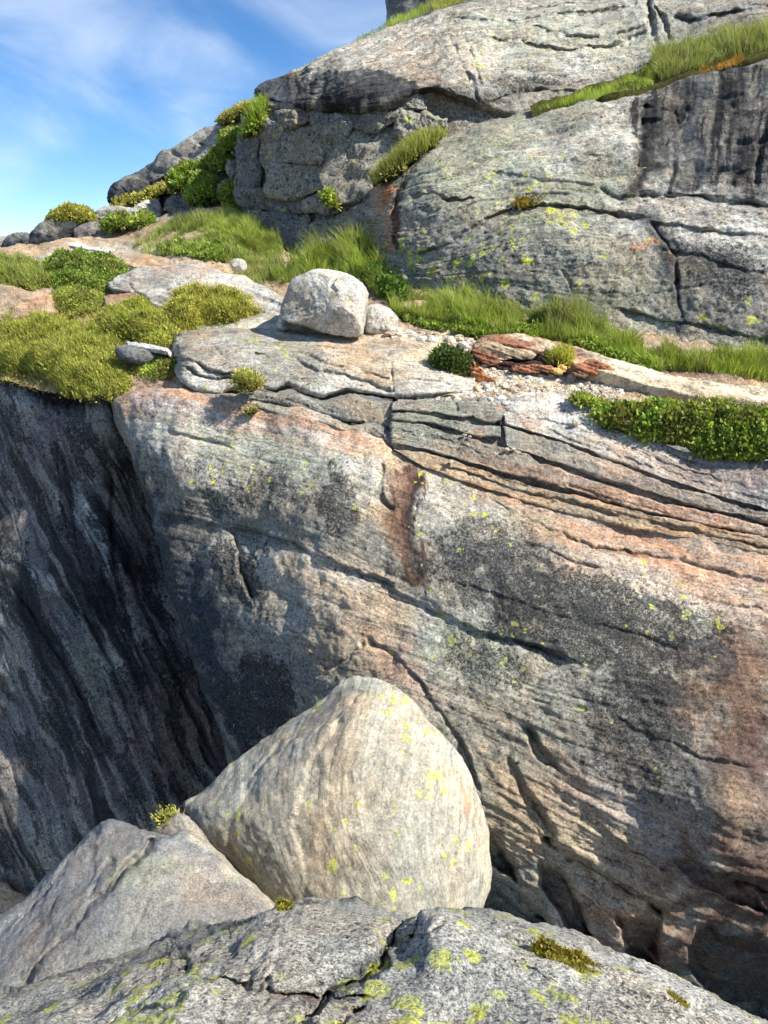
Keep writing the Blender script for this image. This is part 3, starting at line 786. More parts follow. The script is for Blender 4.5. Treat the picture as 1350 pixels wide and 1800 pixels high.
o, G = patch('cliff', [(652,335),(672,312),(700,292),(740,265),(790,240),(850,220),(950,192),(1080,165),(1200,132),(1350,95),(1500,65)],
             [(636,480),(665,500),(700,515),(740,530),(800,545),(900,575),(1000,600),(1100,620),(1200,645),(1350,690),(1500,715)], G_CTL, 2.5, M_FAR, 'grey',
             [('b',900,330,260,200,-10,'green',.55), ('b',1000,520,330,70,8,'green',.4), ('b',950,280,160,60,-12,'light',.6), ('b',1100,230,60,60,0,'light',.5), ('b',1250,410,200,50,8,'light',.8), ('b',1220,330,120,30,5,'white',.4), ('b',850,300,110,60,-20,'green',.45),
              ('b',900,470,180,80,8,'mid',.6), ('b',780,400,80,70,0,'mid',.5),
              ('b',1330,210,215,150,-12,'dark',.95), ('b',1200,230,90,110,0,'dark',.7), ('d',[(1110,170),(1230,120),(1500,60),(1500,350),(1120,330)],'black',.9,14,170,6), ('d',[(1130,170),(1230,120),(1500,60),(1500,350),(1120,330)],'grey',.5,9,120,6), ('l',[(1150,180),(1140,250),(1120,330)],28,'black',.9), ('l',[(1290,120),(1300,220),(1330,320)],26,'black',.6),
              ('l',[(1230,130),(1220,230),(1230,310)],14,'blue',.5), ('b',1205,255,28,40,0,'mid',.5), ('l',[(1185,150),(1190,240)],10,'maroon',.4),
              ('l',[(1145,390),(1160,440),(1190,520),(1195,575)],24,'dark',.85), ('l',[(1170,450),(1190,510)],12,'maroon',.6), ('b',1270,470,110,30,15,'dark',.5), ('b',1290,540,150,60,10,'mid',.5),
              ('b',1270,470,120,50,10,'K',.4), ('b',675,345,22,35,0,'rust',.95), ('b',680,420,20,40,0,'rust',.4), ('l',[(706,320),(700,380),(705,430)],11,'maroon',.9), ('l',[(640,360),(634,420)],8,'maroon',.7), ('b',650,430,20,50,0,'mid',.6),
              ('b',1130,435,12,10,0,'rust',.6), ('b',900,480,200,80,5,'Y',.38), ('b',920,300,150,60,0,'Y',.3), ('b',960,385,80,25,5,'Y',.4), ('b',750,440,60,60,0,'Y',.3), ('b',1300,560,100,50,0,'Y',.25),
              ('b',1250,230,150,120,0,'Y',-.4), ('b',900,480,180,80,0,'K',.15)],
             K=0.30, Yl=0.18, cracks=G_CR, strata=G_ST, lam=.035, lfr=1.6, samp=0.012, sfr=7.0, amp=0.08, freq=0.8, amp2=0.02, ridge=0.012, rl=(46, 1.1), rt=(16, 0.7), sk_t=(0, 2.0, -0.4), sk_l=(0.5, 2.5, 0), sk_r=(5, -1.6, 0), sk_b=(0, 0, -.8), seed=4.0)
tag(o, kind='structure')

# ---- the upper brow under the skyline
H_CTL = [(450,180,19.7),(520,190,18.8),(600,205,18.1),(700,190,17.6),(760,170,17.6),(850,190,17.8),(950,200,18.0),(1150,200,18.0),(1400,130,17.8),(1550,100,17.6),(600,150,18.5),(800,110,18.5),(1000,110,18.9),(1150,90,18.9),(1350,20,19.2),
         (455,160,20.3),(530,118,21.0),(680,50,22.2),(850,-10,23),(1000,-60,23.5),(1400,-150,24),(900,40,20.6),(1100,20,20.3),(640,90,20.2)]
H_CR = [([(790,60),(810,110),(830,140),(842,180)], 3.5, .12, .06, 16), ([(815,60),(835,110),(845,150)], 2.5, .08), ([(740,45),(790,35),(830,40),(900,35),(1000,20),(1140,10)], 3, .08, .10, 12),
        ([(850,70),(930,78),(1000,85),(1060,80),(1140,55)], 3, .10, .14, 12), ([(930,45),(980,62),(1060,65),(1140,45)], 2.5, .08, .10, 10), ([(1148,-30),(1140,10),(1148,60),(1160,95)], 5, .3, .1, 12),
        ([(1180,30),(1230,40),(1300,25),(1380,10)], 4, .15, .2, 14), ([(850,25),(950,10),(1050,0)], 2.5, .06, .08, 10), ([(560,180),(580,150),(600,130),(660,100)], 3, .03, .04, 18),
        ([(860,180),(900,165),(950,160),(1010,165)], 3, .1, .1, 14), ([(1150,10),(1165,40),(1180,70)], 4, .2), ([(820,60),(900,58),(1000,55)], 2, .05, .06, 8)]
H_ST = [(0.0, [(455,170),(600,85),(760,20),(1000,-60)]), (1.6, [(600,130),(760,70),(900,50),(1100,10)]), (2.6, [(560,170),(700,140),(900,85),(1060,80),(1300,10)]), (4.0, [(520,190),(700,190),(900,190),(1150,150),(1400,60)])]
o, H = patch('cliff', [(452,170),(462,152),(490,138),(530,118),(600,85),(680,48),(760,18),(850,-12),(1000,-60),(1250,-120),(1550,-170)],
             [(453,182),(480,190),(530,200),(600,207),(680,200),(730,178),(770,172),(850,200),(950,225),(1150,225),(1550,130)], H_CTL, 2.4, M_FAR, 'grey',
             [('b',1000,70,280,90,0,'green',.4), ('b',760,110,90,80,0,'pink',.35), ('b',950,110,200,70,0,'light',.6), ('b',1000,30,250,60,0,'light',.5), ('b',700,70,100,30,-20,'light',.5), ('b',560,105,90,14,-25,'light',.7),
              ('d',[(450,150),(560,120),(750,130),(760,175),(600,210),(450,190)],'grey',.4,10,80,0), ('p',[(448,150),(480,152),(560,135),(640,118),(700,135),(770,160),(700,205),(600,215),(448,200)],'dark',.75), ('b',540,172,110,44,8,'black',.95), ('b',650,170,90,40,0,'black',.8), ('d',[(448,150),(560,130),(700,130),(700,205),(448,200)],'grey',.3,9,90,0), ('b',660,160,90,34,5,'dark',.85), ('b',480,165,40,25,0,'blue',.7), ('l',[(560,140),(556,190)],7,'grey',.7), ('b',800,170,110,18,10,'dark',.7), ('b',900,150,70,30,0,'mid',.5),  # dark, black and blue here paint the shade under the overhang
              ('b',980,160,120,40,0,'mid',.4), ('b',1260,40,130,40,-8,'mid',.6), ('b',900,90,150,60,0,'Y',.2), ('b',850,110,40,20,0,'Y',.35), ('b',560,160,110,40,0,'Y',-.5), ('b',1000,60,150,60,0,'green',.35), ('b',930,150,100,30,0,'K',.4)],
             K=0.26, Yl=0.14, cracks=H_CR, strata=H_ST, lam=.05, lfr=1.3, samp=0.02, sfr=5.0, amp=0.10, freq=0.7, amp2=0.025, rb=(24, 1.5), rt=(12, 0.8), rl=(14, 0.8), sk_t=(0, 3, -0.4), sk_b=(0, 3.0, 0.25), sk_l=(1, 3, 0), sk_r=(5, -.5, 0), seed=5.0)
tag(o, kind='structure')

# ---- the broken face under the brow: a recessed back with joint-bounded blocks on it
I_CTL = [(415,200,20.2),(415,400,20.0),(520,200,19.2),(520,400,18.8),(620,200,18.5),(620,400,17.7),(640,480,16.9),(760,200,18.1),(760,400,16.9),(500,460,18.5),(430,450,19.6),(860,220,18.0)]
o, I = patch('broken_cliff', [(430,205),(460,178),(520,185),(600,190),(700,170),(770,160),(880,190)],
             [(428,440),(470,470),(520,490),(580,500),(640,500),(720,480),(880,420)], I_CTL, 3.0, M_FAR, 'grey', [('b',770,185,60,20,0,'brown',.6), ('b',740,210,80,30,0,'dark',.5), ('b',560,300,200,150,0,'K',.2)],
             K=0.4, Yl=0.05, amp=0.1, freq=1.0, samp=0.03, ridge=0.03, rl=(12, 0.6), sk_l=(0.5, 2, 0), seed=6.0)
tag(o, kind='structure')
BLK = [[(449,219),(459,211),(477,214),(498,224),(486,245),(468,245),(453,239)],[(418,254),(439,232),(453,248),(450,278),(456,301),(447,319),(424,334),(416,301)],[(455,266),(465,247),(483,251),(481,281),(468,297),(456,290)],[(489,242),(498,223),(530,219),(554,227),(560,266),(557,285),(524,288),(504,284),(483,284),(484,260)],[(474,291),(524,291),(557,290),(563,313),(570,328),(542,337),(507,346),(477,337),(473,313)],[(425,337),(474,337),(507,349),(539,358),(530,367),(483,370),(444,364),(427,352)],[(559,227),(593,220),(610,224),(607,248),(584,278),(563,290),(559,266)],[(566,296),(604,254),(625,230),(655,236),(681,217),(699,224),(696,254),(708,266),(667,301),(652,337),(607,349),(584,346),(570,319)],[(578,189),(607,180),(646,183),(693,201),(684,214),(655,233),(625,227),(607,219),(578,216)],[(548,198),(566,187),(578,198),(575,224),(554,227)],[(699,201),(726,192),(744,204),(741,227),(705,239)],[(468,198),(498,195),(542,210),(530,216),(501,221),(471,213)],[(433,364),(486,376),(459,399),(453,405),(433,384)],[(459,404),(489,377),(539,383),(541,392),(533,426),(527,456),(501,459),(492,411)],[(539,358),(560,343),(575,355),(578,373),(542,370)],[(542,396),(578,387),(628,358),(646,344),(661,334),(662,426),(643,456),(578,453),(532,456),(535,420)],[(747,204),(782,210),(782,233),(741,236)],[(584,355),(607,352),(646,346),(625,355),(596,373),(584,376)],[(699,171),(723,167),(750,174),(747,192),(723,190),(699,195)],[(649,186),(673,176),(696,177),(696,198)]]
for k, pl in enumerate(BLK):
    pl = np.array(pl, float)
    c = pl.mean(0)
    pl = c + (pl - c) * 1.15
    zc = float(I(c[0], c[1]))
    Yc = float(unproj(c[0], c[1], zc)[1])
    e = 4.0
    gx = float(I(c[0] + e, c[1]) - I(c[0] - e, c[1])) / (2 * e); gy = float(I(c[0], c[1] + e) - I(c[0], c[1] - e)) / (2 * e)
    boulder('block', [tuple(q) for q in pl], Yc + 0.05, 0.30 + 0.10 * random.random(), 0.5, M_FAR, ['grey', 'mid', 'grey', 'grey'][k % 4],
            [('b', c[0] + 10, c[1] - 5, 30, 20, 0, 'Y', .3), ('b', 600, 430, 80, 50, 0, 'green', .5)], K=0.45, Yl=0.15, nphi=66, nth=36, sup=9.0, ten=.15, tilt=(gx + random.uniform(-.003, .003), gy + random.uniform(-.003, .003)), amp=0.13, freq=1.3, amp2=0.03, samp=0.03, sfr=4, parent=o, seed=60 + k)

# ---- far slope on the skyline, and the rock tower above the brow
o, Kf = patch('far_slope', [(193,352),(203,326),(245,302),(290,266),(350,240),(400,206),(450,183),(520,180)], [(193,372),(240,385),(290,392),(340,395),(400,400),(440,410),(470,410),(520,400)],
              [(195,340,25.5),(250,305,25.5),(350,240,25.0),(450,185,24.5),(520,180,24.5),(250,370,24),(340,380,22.5),(440,400,21.5),(520,400,21),(350,320,23.3),(440,300,22.8)], 3.0, M_FAR, 'mid',
              [('b',330,265,90,40,-35,'grey',.8), ('b',370,260,30,60,30,'light',.5), ('b',260,310,40,30,0,'dark',.5), ('b',400,330,60,60,0,'brown',.4)], K=0.3, Yl=0.03, amp=0.2, freq=0.6, samp=0.05, sfr=3, rt=(14, 1.0), sk_t=(0, 5, -1), sk_l=(1, 4, 0), seed=7.0,
              cracks=[([(200,355),(250,345),(300,310),(360,300)], 3, .3, .3, 14), ([(300,265),(330,290),(350,330)], 3, .2, .15, 14), ([(350,250),(385,270),(400,300)], 3, .2, .15, 12)])
tag(o, kind='structure')
o, _ = patch('rock_tower', [(679,-60),(700,-66),(760,-70),(900,-80)], [(677,45),(700,42),(760,30),(900,20)], [(679,-60,34),(679,40,33),(760,-60,33),(760,40,32.5),(900,-60,34),(900,20,33)], 3, M_FAR, 'mid', [], amp=.2, freq=.5, sk_l=(1, 3, 0), rl=(8, .8), seed=7.5)
tag(o, kind='structure')

# ---- far hills and the open ground beyond
def sheet(name, x0, x1, y0, y1, nx, ny, zf, mat, base):
    X, Yg = np.meshgrid(np.linspace(x0, x1, nx), np.linspace(y0, y1, ny))
    P = np.stack([X, Yg, zf(X, Yg)], -1)
    n = nx * ny
    o = mesh_obj(name, P.reshape(-1, 3), grid_faces(ny, nx), mat, None, True, {'tint': ('FLOAT_COLOR', np.tile(np.array(C[base]), (n, 1))), 'mask': ('FLOAT_COLOR', np.tile(np.array([.2, .05, .5]), (n, 1))), 'st': ('FLOAT_VECTOR', P.reshape(-1, 3))})
    return tag(o, kind='structure')
M_HILL = rock_mat('far_moor', sc=0.08, streak=.1, grain=.3, bump=.4)
sheet('hillside', -40, 40, 21, 60, 60, 40, lambda X, Yg: -0.6 + 0.055 * (Yg - 21) + 0.28 * np.clip(X + 3, 0, 12) + 0.35 * fbm(np.stack([X * .15, Yg * .15, X * 0], -1), 4) - 0.12 * np.clip(-X - 8, 0, 60), M_FAR, 'mid')
sheet('ground', -9000, 9000, 55, 15000, 120, 120, lambda X, Yg: -14 - 0.02 * Yg + 40 * fbm(np.stack([X / 900, Yg / 900, X * 0], -1), 3) * sstep(300, 3000, Yg), M_HILL, 'mid')

# ================================================================ separate rock bodies on the ledge
# ---- long banded block on the lip
B_CTL = [(305,600,11.6),(320,582,11.9),(400,578,12.0),(520,584,12.0),(650,590,11.95),(740,600,11.6),(835,640,10.8),(310,660,10.65),(400,690,10.3),(560,700,10.1),(690,700,9.85),(800,690,9.9),(320,620,11.0),(420,615,10.95),(560,625,10.75),(690,635,10.6),(780,650,10.4)]
B_ST = [(0.0, [(310,590),(420,582),(560,590),(700,600),(830,640)]), (0.7, [(308,625),(400,622),(480,620),(560,628),(640,650),(800,668)]), (1.2, [(310,650),(380,655),(430,650),(520,665),(600,680),(700,700),(800,695)]), (1.6, [(320,680),(400,695),(560,708),(690,725),(800,720)])]
rockB = empty('banded_rock_ledge', at(560, 700, 10.3))
tag(rockB, 'long low banded grey rock ledge with wavy cracks below the round boulder', 'rock ledge')
patch('upper_bed', [(304,612),(309,590),(330,579),(400,577),(520,583),(650,588),(740,598),(800,618),(838,648)],
      [(305,655),(316,672),(345,690),(385,698),(400,690),(435,680),(475,688),(505,678),(520,685),(560,702),(590,696),(612,690),(640,694),(690,702),(760,698),(830,692)], B_CTL, 2.2, M_MID, 'light',
      [('b',400,620,110,50,10,'grey',.8), ('b',520,640,90,40,15,'grey',.7), ('b',330,630,40,50,0,'mid',.7), ('b',350,600,30,20,0,'tan',.5), ('b',650,640,110,45,5,'tan',.85), ('b',750,640,80,40,10,'cream',.7), ('b',700,605,90,14,5,'pink',.7), ('b',610,615,30,15,0,'rust',.35),
       ('b',800,630,30,16,20,'rust',.5), ('b',520,610,160,30,5,'Y',.35), ('b',340,660,50,30,0,'Y',.2), ('b',700,640,120,60,0,'K',-.2), ('b',560,650,60,30,10,'K',.2)],
      K=0.25, Yl=0.18, strata=B_ST, lam=.016, lfr=3.2, samp=0.010, sfr=9, amp=0.035, freq=1.8, amp2=0.008, rl=(26, .7), rb=(13, .35), rt=(10, .25), sk_t=(0, .5, -.4), sk_b=(0, .5, -.1), sk_l=(.2, 1.2, 0), sk_r=(0, .2, -.3), parent=rockB, seed=8.0,
      cracks=[([(306,628),(345,638),(370,652),(410,655),(440,650)], 2.6, .12, .10, 14), ([(325,645),(350,660),(385,664),(430,662)], 2.4, .10, .10, 12), ([(340,600),(375,605),(390,622),(440,612)], 2, .05, .04, 8), ([(445,620),(480,632),(510,630),(545,645),(560,650)], 2.2, .08, .06, 12), ([(520,618),(560,632),(620,648),(690,665)], 2, .05, .05, 10),
              ([(545,615),(590,622),(640,640)], 1.8, .04, .03, 8), ([(560,648),(600,655),(640,668),(690,690)], 2, .06, .05, 10), ([(690,690),(688,660),(686,640)], 1.6, .06), ([(350,592),(400,596),(440,610)], 1.6, .03, .03, 6), ([(690,668),(740,668),(800,672)], 1.6, .04, .03, 8)])
patch('middle_bed', [(398,700),(420,688),(450,684),(490,694),(520,692),(560,706),(590,704),(620,694),(650,700),(690,706)], [(400,706),(440,708),(480,712),(530,722),(570,732),(620,744),(660,752),(690,758)],
      [(400,700,10.25),(690,705,9.8),(400,708,10.2),(540,715,9.95),(540,696,10.0),(690,757,9.55)], 2.2, M_MID, 'grey', [('b',650,730,50,25,10,'tan',.6), ('b',450,700,40,15,0,'dark',.4)], K=.35, Yl=.15, samp=.012, sfr=10, amp=.03, freq=2, rt=(8, .25), rb=(8, .25), sk_t=(0, .5, -.1), sk_b=(0, .5, -.1), sk_l=(0, .6, 0), sk_r=(0, .6, 0), parent=rockB, seed=8.3)
patch('lower_bed', [(440,706),(500,714),(545,728),(580,736),(620,746),(655,742),(690,752)], [(430,714),(480,730),(520,744),(560,754),(600,766),(645,778),(690,790)],
      [(440,708,10.1),(540,728,9.8),(690,752,9.5),(430,715,10.05),(540,750,9.65),(690,790,9.3)], 2.2, M_MID, 'grey', [('b',525,735,28,12,20,'red',.7), ('b',600,755,60,14,12,'tan',.6), ('b',660,770,40,25,0,'maroon',.85), ('b',560,740,30,10,10,'light',.5)], K=.3, Yl=.12, samp=.014, sfr=10, amp=.03, freq=2,
      rt=(8, .2), rb=(8, .25), sk_t=(0, .5, -.1), sk_b=(0, .5, -.1), sk_l=(0, .6, 0), sk_r=(0, .6, 0), parent=rockB, seed=8.6, cracks=[([(500,722),(560,745),(620,762),(690,775)], 2, .06, .05, 8)])

# ---- layered slab right of the upright joint
rockC = empty('layered_rock_slab', at(900, 860, 8.9))
tag(rockC, 'broad layered slab of orange and grey rock stepping down right of the upright crack', 'rock slab')
C_CTL = [(688,703,9.75),(760,700,9.8),(850,692,9.9),(930,686,9.95),(1010,700,9.75),(1080,740,9.4),(1200,790,8.95),(1400,810,8.6),(688,745,9.45),(800,760,9.3),(900,780,9.15),(1020,820,8.85),(1150,860,8.55),(1400,920,8.15),(688,800,9.15),(800,840,8.92),(950,890,8.6),(1150,930,8.35),(1400,985,8.0)]
CT = [[(686,704),(720,701),(780,704),(835,697),(850,700)],
      [(686,726),(740,728),(800,738),(830,745),(880,752)],
      [(686,742),(740,745),(800,762),(850,780),(880,786),(905,792),(930,800)],
      [(800,706),(835,700),(850,697),(880,702),(900,712),(888,726),(880,740)],
      [(880,716),(890,704),(930,688),(985,694),(1040,716),(1100,748),(1180,786),(1300,808),(1450,820)],
      [(884,748),(960,770),(1040,800),(1100,822),(1200,858),(1320,895),(1450,925)],
      [(688,788),(740,796),(800,812),(870,834),(950,856),(1040,880),(1150,905),(1300,935),(1450,965)],
      [(860,792),(930,808),(1000,830),(1080,857),(1160,882),(1300,914),(1450,947)]]
CB = [[(686,724),(720,722),(770,728),(810,735),(850,728)],
      [(686,739),(740,742),(800,757),(840,770),(880,768)],
      [(686,782),(740,790),(800,806),(850,822),(900,835),(950,846),(1000,862)],
      [(806,728),(830,732),(848,742),(866,744),(880,738),(880,744),(882,748)],
      [(886,746),(930,758),(985,776),(1040,796),(1100,818),(1200,854),(1320,891),(1450,921)],
      [(888,786),(950,806),(1020,828),(1100,854),(1200,884),(1320,913),(1450,944)],
      [(740,818),(800,842),(860,862),(930,884),(1010,906),(1100,926),(1200,946),(1330,972),(1450,998)],
      [(880,820),(950,846),(1040,872),(1120,896),(1200,915),(1320,938),(1450,962)]]
CP_ = [('grey',), ('grey',), ('grey',), ('grey',), ('light',), ('grey',), ('tan',), ('pink',)]
CPNT = [('b',1000,740,80,40,20,'white',.5), ('b',1150,820,140,50,20,'pink',.6), ('b',1250,850,150,50,15,'purple',.45), ('b',900,740,30,14,0,'rust',.5), ('b',850,810,60,20,20,'rust',.3), ('b',760,800,70,16,15,'tan',.5), ('d',[(800,810),(1450,930),(1450,1010),(820,860)],'rust',.5,170,6,14), ('d',[(800,800),(1450,900),(1450,1010),(820,860)],'grey',.6,150,9,15), ('b',930,830,70,20,20,'brown',.45),
        ('b',1200,905,160,20,15,'rust',.15), ('b',760,760,60,30,0,'K',.3), ('b',750,745,90,40,0,'green',.5), ('b',800,720,80,30,0,'Y',.3), ('b',960,700,60,30,0,'Y',.3), ('b',1200,860,250,60,10,'Y',-.3), ('b',1200,860,250,60,10,'K',-.2), ('b',1330,830,60,50,0,'purple',.8)]
C_SURF = Surf([(x, y, Y + .12) for x, y, Y in C_CTL])
patch('core', [(688,712),(760,706),(850,700),(930,692),(1010,704),(1080,744),(1200,794),(1330,808),(1450,816)], [(690,800),(760,826),(860,866),(960,896),(1060,920),(1150,938),(1250,962),(1350,982),(1450,1000)], C_SURF, 2.6, M_MID, 'grey', CPNT, K=.2, Yl=.1, amp=.03, freq=2, samp=.02, sfr=10, parent=rockC, seed=9.9, sk_l=(0, .6, 0), sk_r=(4, -.9, -.35))
for k in range(8):
    patch('bed', CT[k], CB[k], C_CTL, 2.2, M_MID, CP_[k][0], CPNT, K=0.24, Yl=0.14, lam=.007, lfr=4, samp=0.007, sfr=9, amp=0.03, freq=2.0, amp2=0.008,
          strata=[(0.0, [(690,705),(850,698),(1010,700),(1200,790),(1400,815)]), (0.9, [(690,745),(800,762),(930,790),(1100,830),(1400,920)]), (1.6, [(690,800),(800,840),(950,888),(1150,930),(1400,985)])],
          rt=(3, .035), rb=(4, .075), rl=(4, .12), sk_t=(0, .5, -.25), sk_b=(0, .45, -.12), sk_l=(.1, .9, 0), sk_r=(4, -.9, -.35) if CT[k][-1][0] > 1400 else (0, .5, 0), parent=rockC, seed=9 + k * .37, noise_edge=2.0,
          cracks=[(c[0], c[1], c[2] * .6, c[3] * .6, c[4]) for c in [([(880,716),(930,732),(985,745),(1010,748)], 2, .06, .04, 8), ([(1060,760),(1150,805),(1250,840),(1400,880)], 1.8, .03, .03, 8), ([(940,745),(1020,780),(1130,815),(1260,855),(1400,895)], 1.6, .03, .03, 7),
                  ([(760,812),(850,842),(950,872),(1060,900),(1200,932),(1400,975)], 2, .07, .05, 8), ([(950,870),(1100,906),(1250,938)], 1.8, .05, .04, 6), ([(700,760),(780,772),(850,800)], 1.6, .04, .03, 7), ([(980,850),(1080,876),(1180,905)], 1.6, .05, .03, 6)]])

# ---- whaleback and flat slabs on the left terrace
def slab(name, top, bot, ctl, label, base='light', paints=(), cat='rock slab', group=None, **kw):
    d = dict(K=.18, Yl=.05, samp=.02, sfr=7, amp=.05, freq=1.3, rt=(10, .3), rb=(10, .4), rl=(10, .4), rr=(10, .3), sk_t=(0, .6, -.3), sk_b=(0, .4, -.4), sk_l=(.1, .6, -.2), sk_r=(0, .5, -.2))
    d.update(kw)
    o, s = patch(name, top, bot, ctl, 2.4, M_MID, base, paints, **d)
    return tag(o, label, cat, group), s
slab('whaleback_rock', [(188,498),(205,484),(240,472),(330,465),(400,478),(450,496),(505,525)], [(192,508),(225,516),(250,520),(280,548),(330,580),(420,592),(505,590)],
     [(190,495,15.6),(330,466,15.6),(440,492,14.3),(505,525,13.0),(195,510,15.0),(260,520,14.4),(330,575,12.6),(420,590,12.2),(505,588,12.1),(350,515,13.9)], 'pale smooth whaleback rock sloping down to the round boulder',
     paints=[('b',240,500,60,30,0,'grey',.6), ('b',380,500,100,20,15,'tan',.6), ('b',420,510,100,14,20,'white',.6), ('b',450,560,60,20,10,'cream',.6), ('b',215,500,20,20,0,'mid',.5), ('b',330,470,80,8,5,'rust',.4)], cracks=[([(225,480),(228,500),(245,520)], 2, .08), ([(250,520),(262,500),(300,490)], 2, .04)], seed=10.1)
slab('flat_slab', [(60,448),(110,436),(150,440),(215,446),(260,458)], [(60,462),(120,468),(180,472),(230,476),(260,474)], [(60,450,19),(150,440,19.2),(260,458,18),(60,462,18.2),(180,472,17.2),(260,474,16.8)], 'thin pale slab lying behind the square green cushion', paints=[('b',170,455,60,8,5,'rust',.4), ('b',90,448,30,10,0,'green',.5)], seed=10.2)
slab('flat_slab', [(110,428),(130,426),(160,434),(195,440)], [(112,434),(140,440),(170,445),(196,446)], [(110,428,20.2),(195,440,19.2),(112,436,19.8),(196,446,19)], 'small pale sliver of slab below the grey skyline boulders', base='white', seed=10.3)
slab('orange_slab', [(192,448),(215,438),(260,448),(330,462),(400,478),(430,488)], [(200,462),(240,474),(300,478),(350,480),(400,490),(430,496)], [(192,448,18.6),(330,462,17.2),(430,488,15.5),(200,464,17.6),(300,480,16.2),(430,497,15)], 'long orange tinted slab behind the whaleback', base='tan', paints=[('b',300,465,80,10,5,'rust',.4), ('b',220,445,20,10,0,'light',.6)], seed=10.4)
slab('tilted_slab', [(-60,496),(0,498),(40,508),(92,520)], [(-60,570),(0,566),(40,562),(92,552)], [(-60,496,16),(92,520,14.6),(-60,570,13.4),(92,552,13.6),(20,535,14.4)], 'pinkish tilted slab at the left edge between two green mats', base='tan', paints=[('b',30,530,60,14,10,'pink',.7), ('b',70,540,30,14,0,'rust',.35), ('b',0,515,50,10,10,'grey',.5)], cracks=[([(-10,520),(40,533),(90,545)], 2, .08, .06, 8)], seed=10.5)
slab('orange_slab', [(178,522),(210,516),(240,518),(262,530)], [(185,545),(215,548),(245,550),(265,548)], [(178,522,14.6),(262,530,13.9),(185,545,13.7),(265,550,13.3)], 'small orange rock showing beneath the end of the whaleback', base='pink', paints=[('b',220,535,50,20,0,'rust',.45)], seed=10.6)
slab('thin_slab', [(222,600),(240,602),(270,606),(295,612)], [(224,606),(240,609),(270,613),(295,618)], [(222,600,11.7),(295,612,11.3),(224,606,11.6),(295,618,11.2)], 'thin white slab sticking out under the middle green mat', base='white', K=.05, amp=.01, rt=None, rb=None, rl=None, rr=None, sk_b=(0, .02, -.05), seed=10.7)
boulder('rock', [(205,612),(225,608),(262,616),(280,628),(262,640),(230,638),(208,630)], 11.55, .25, .4, M_MID, 'mid', K=.2, nphi=60, nth=28, label='grey rock tucked beneath the thin white slab', cat='rock', seed=10.8)

# ---- boulders on the ledge
ob, _, _, _ = boulder('round_boulder', [(492,540),(496,505),(512,481),(545,474),(585,476),(618,486),(640,502),(648,525),(645,555),(636,588),(610,592),(570,585),(535,572),(505,565),(493,555)], 12.0, .72, .7, M_MID, 'light',
        [('b',520,530,40,60,0,'grey',.6), ('b',560,490,60,12,0,'white',.5), ('b',600,550,40,40,0,'Y',.3), ('b',560,580,60,14,0,'grey',.5)], K=.22, Yl=.28, Sw=.3, nphi=200, nth=90, sup=3.4, amp=.045, freq=1.6, amp2=.008, facet=.30, seed=11,  # white top, grey left side and foot: fall of light painted in
        cracks=[([(592,480),(580,505),(590,515)], 3, .05)], label='big rounded grey boulder sitting on the ledge above the banded rock', cat='boulder')
boulder('boulder', [(632,560),(640,542),(660,536),(682,543),(696,560),(696,586),(670,591),(640,588)], 12.35, .4, .5, M_MID, 'light', K=.12, Yl=.22, nphi=110, nth=50, sup=2.8, amp=.05, freq=2, facet=.15, seed=11.5, label='smaller smooth pale boulder tucked behind the big rounded one', cat='boulder')
boulder('stone', [(404,462),(412,455),(428,457),(434,468),(430,476),(412,476)], 15.2, .15, .18, M_MID, 'light', K=.15, nphi=48, nth=24, sup=3.5, facet=.2, amp=.02, seed=11.7, label='angular grey stone lying in the grass above the whaleback', cat='stone')
boulder('stone', [(486,566),(496,558),(504,570),(506,582),(490,582)], 12.3, .1, .15, M_MID, 'white', K=.05, nphi=40, nth=20, facet=.2, amp=.02, seed=11.8, label='small white stone left of the big rounded boulder', cat='stone')

FARB = [([(190,350),(196,326),(218,312),(246,304),(262,322),(264,352),(240,364),(204,364)], 24.5, 'dark', 'dark angular boulder at the left end of the skyline slope'),
        ([(38,438),(50,414),(74,393),(98,382),(130,381),(154,394),(152,424),(120,444),(70,444)], 22.5, 'dark', 'large dark boulder under the green skyline cushion'),
        ([(126,436),(134,408),(158,392),(190,386),(222,396),(236,416),(232,444),(190,452),(146,448)], 22.0, 'purple', 'pinkish grey boulder right of the large dark one'),
        ([(222,430),(246,400),(280,384),(312,370),(360,362),(398,362),(400,384),(330,404),(280,428),(245,438)], 22.0, 'grey', 'grey boulder wedged beside the top of the grass slope'),
        ([(160,384),(172,366),(205,366),(235,370),(265,356),(298,340),(306,362),(276,388),(240,400),(200,398)], 23.0, 'light', 'pale sloping slab of rock below the dark angular boulder'),
        ([(288,360),(300,345),(330,338),(345,350),(338,372),(300,378)], 22.6, 'mid', 'dark grey rock between the mossy humps'),
        ([(300,388),(320,368),(350,362),(385,366),(396,384),(370,396),(320,400)], 21.5, 'mid', 'blue grey rock at the head of the grass slope'),
        ([(384,330),(398,312),(414,318),(420,350),(410,362),(390,350)], 21.6, 'mid', 'rock below the overhanging block with moss beside it'),
        ([(396,300),(404,280),(416,288),(420,312),(408,322)], 21.4, 'grey', 'small pale rock tucked against the broken cliff'),
        ([(2,440),(8,422),(25,412),(48,412),(52,430),(40,448),(10,450)], 27, 'blue', 'dark blue grey boulder low at the left edge of the skyline'),
        ([(-30,436),(-10,416),(14,414),(22,424),(10,446),(-20,450)], 33, 'grey', 'distant pale knoll at the far left edge')]
for k, (pl, Y, bs, lb) in enumerate(FARB):
    boulder('skyline_boulder' if k not in (4,) else 'skyline_slab', pl, Y, .5, .8, M_FAR, bs, [('b', pl[2][0], pl[2][1], 30, 18, 0, 'grey', .6)], K=.3, Yl=.03, nphi=100, nth=44, sup=2.9, amp=.12, freq=.9, amp2=.03, facet=.10, seed=12 + k, label=lb, cat='boulder', group='boulders along the skyline')

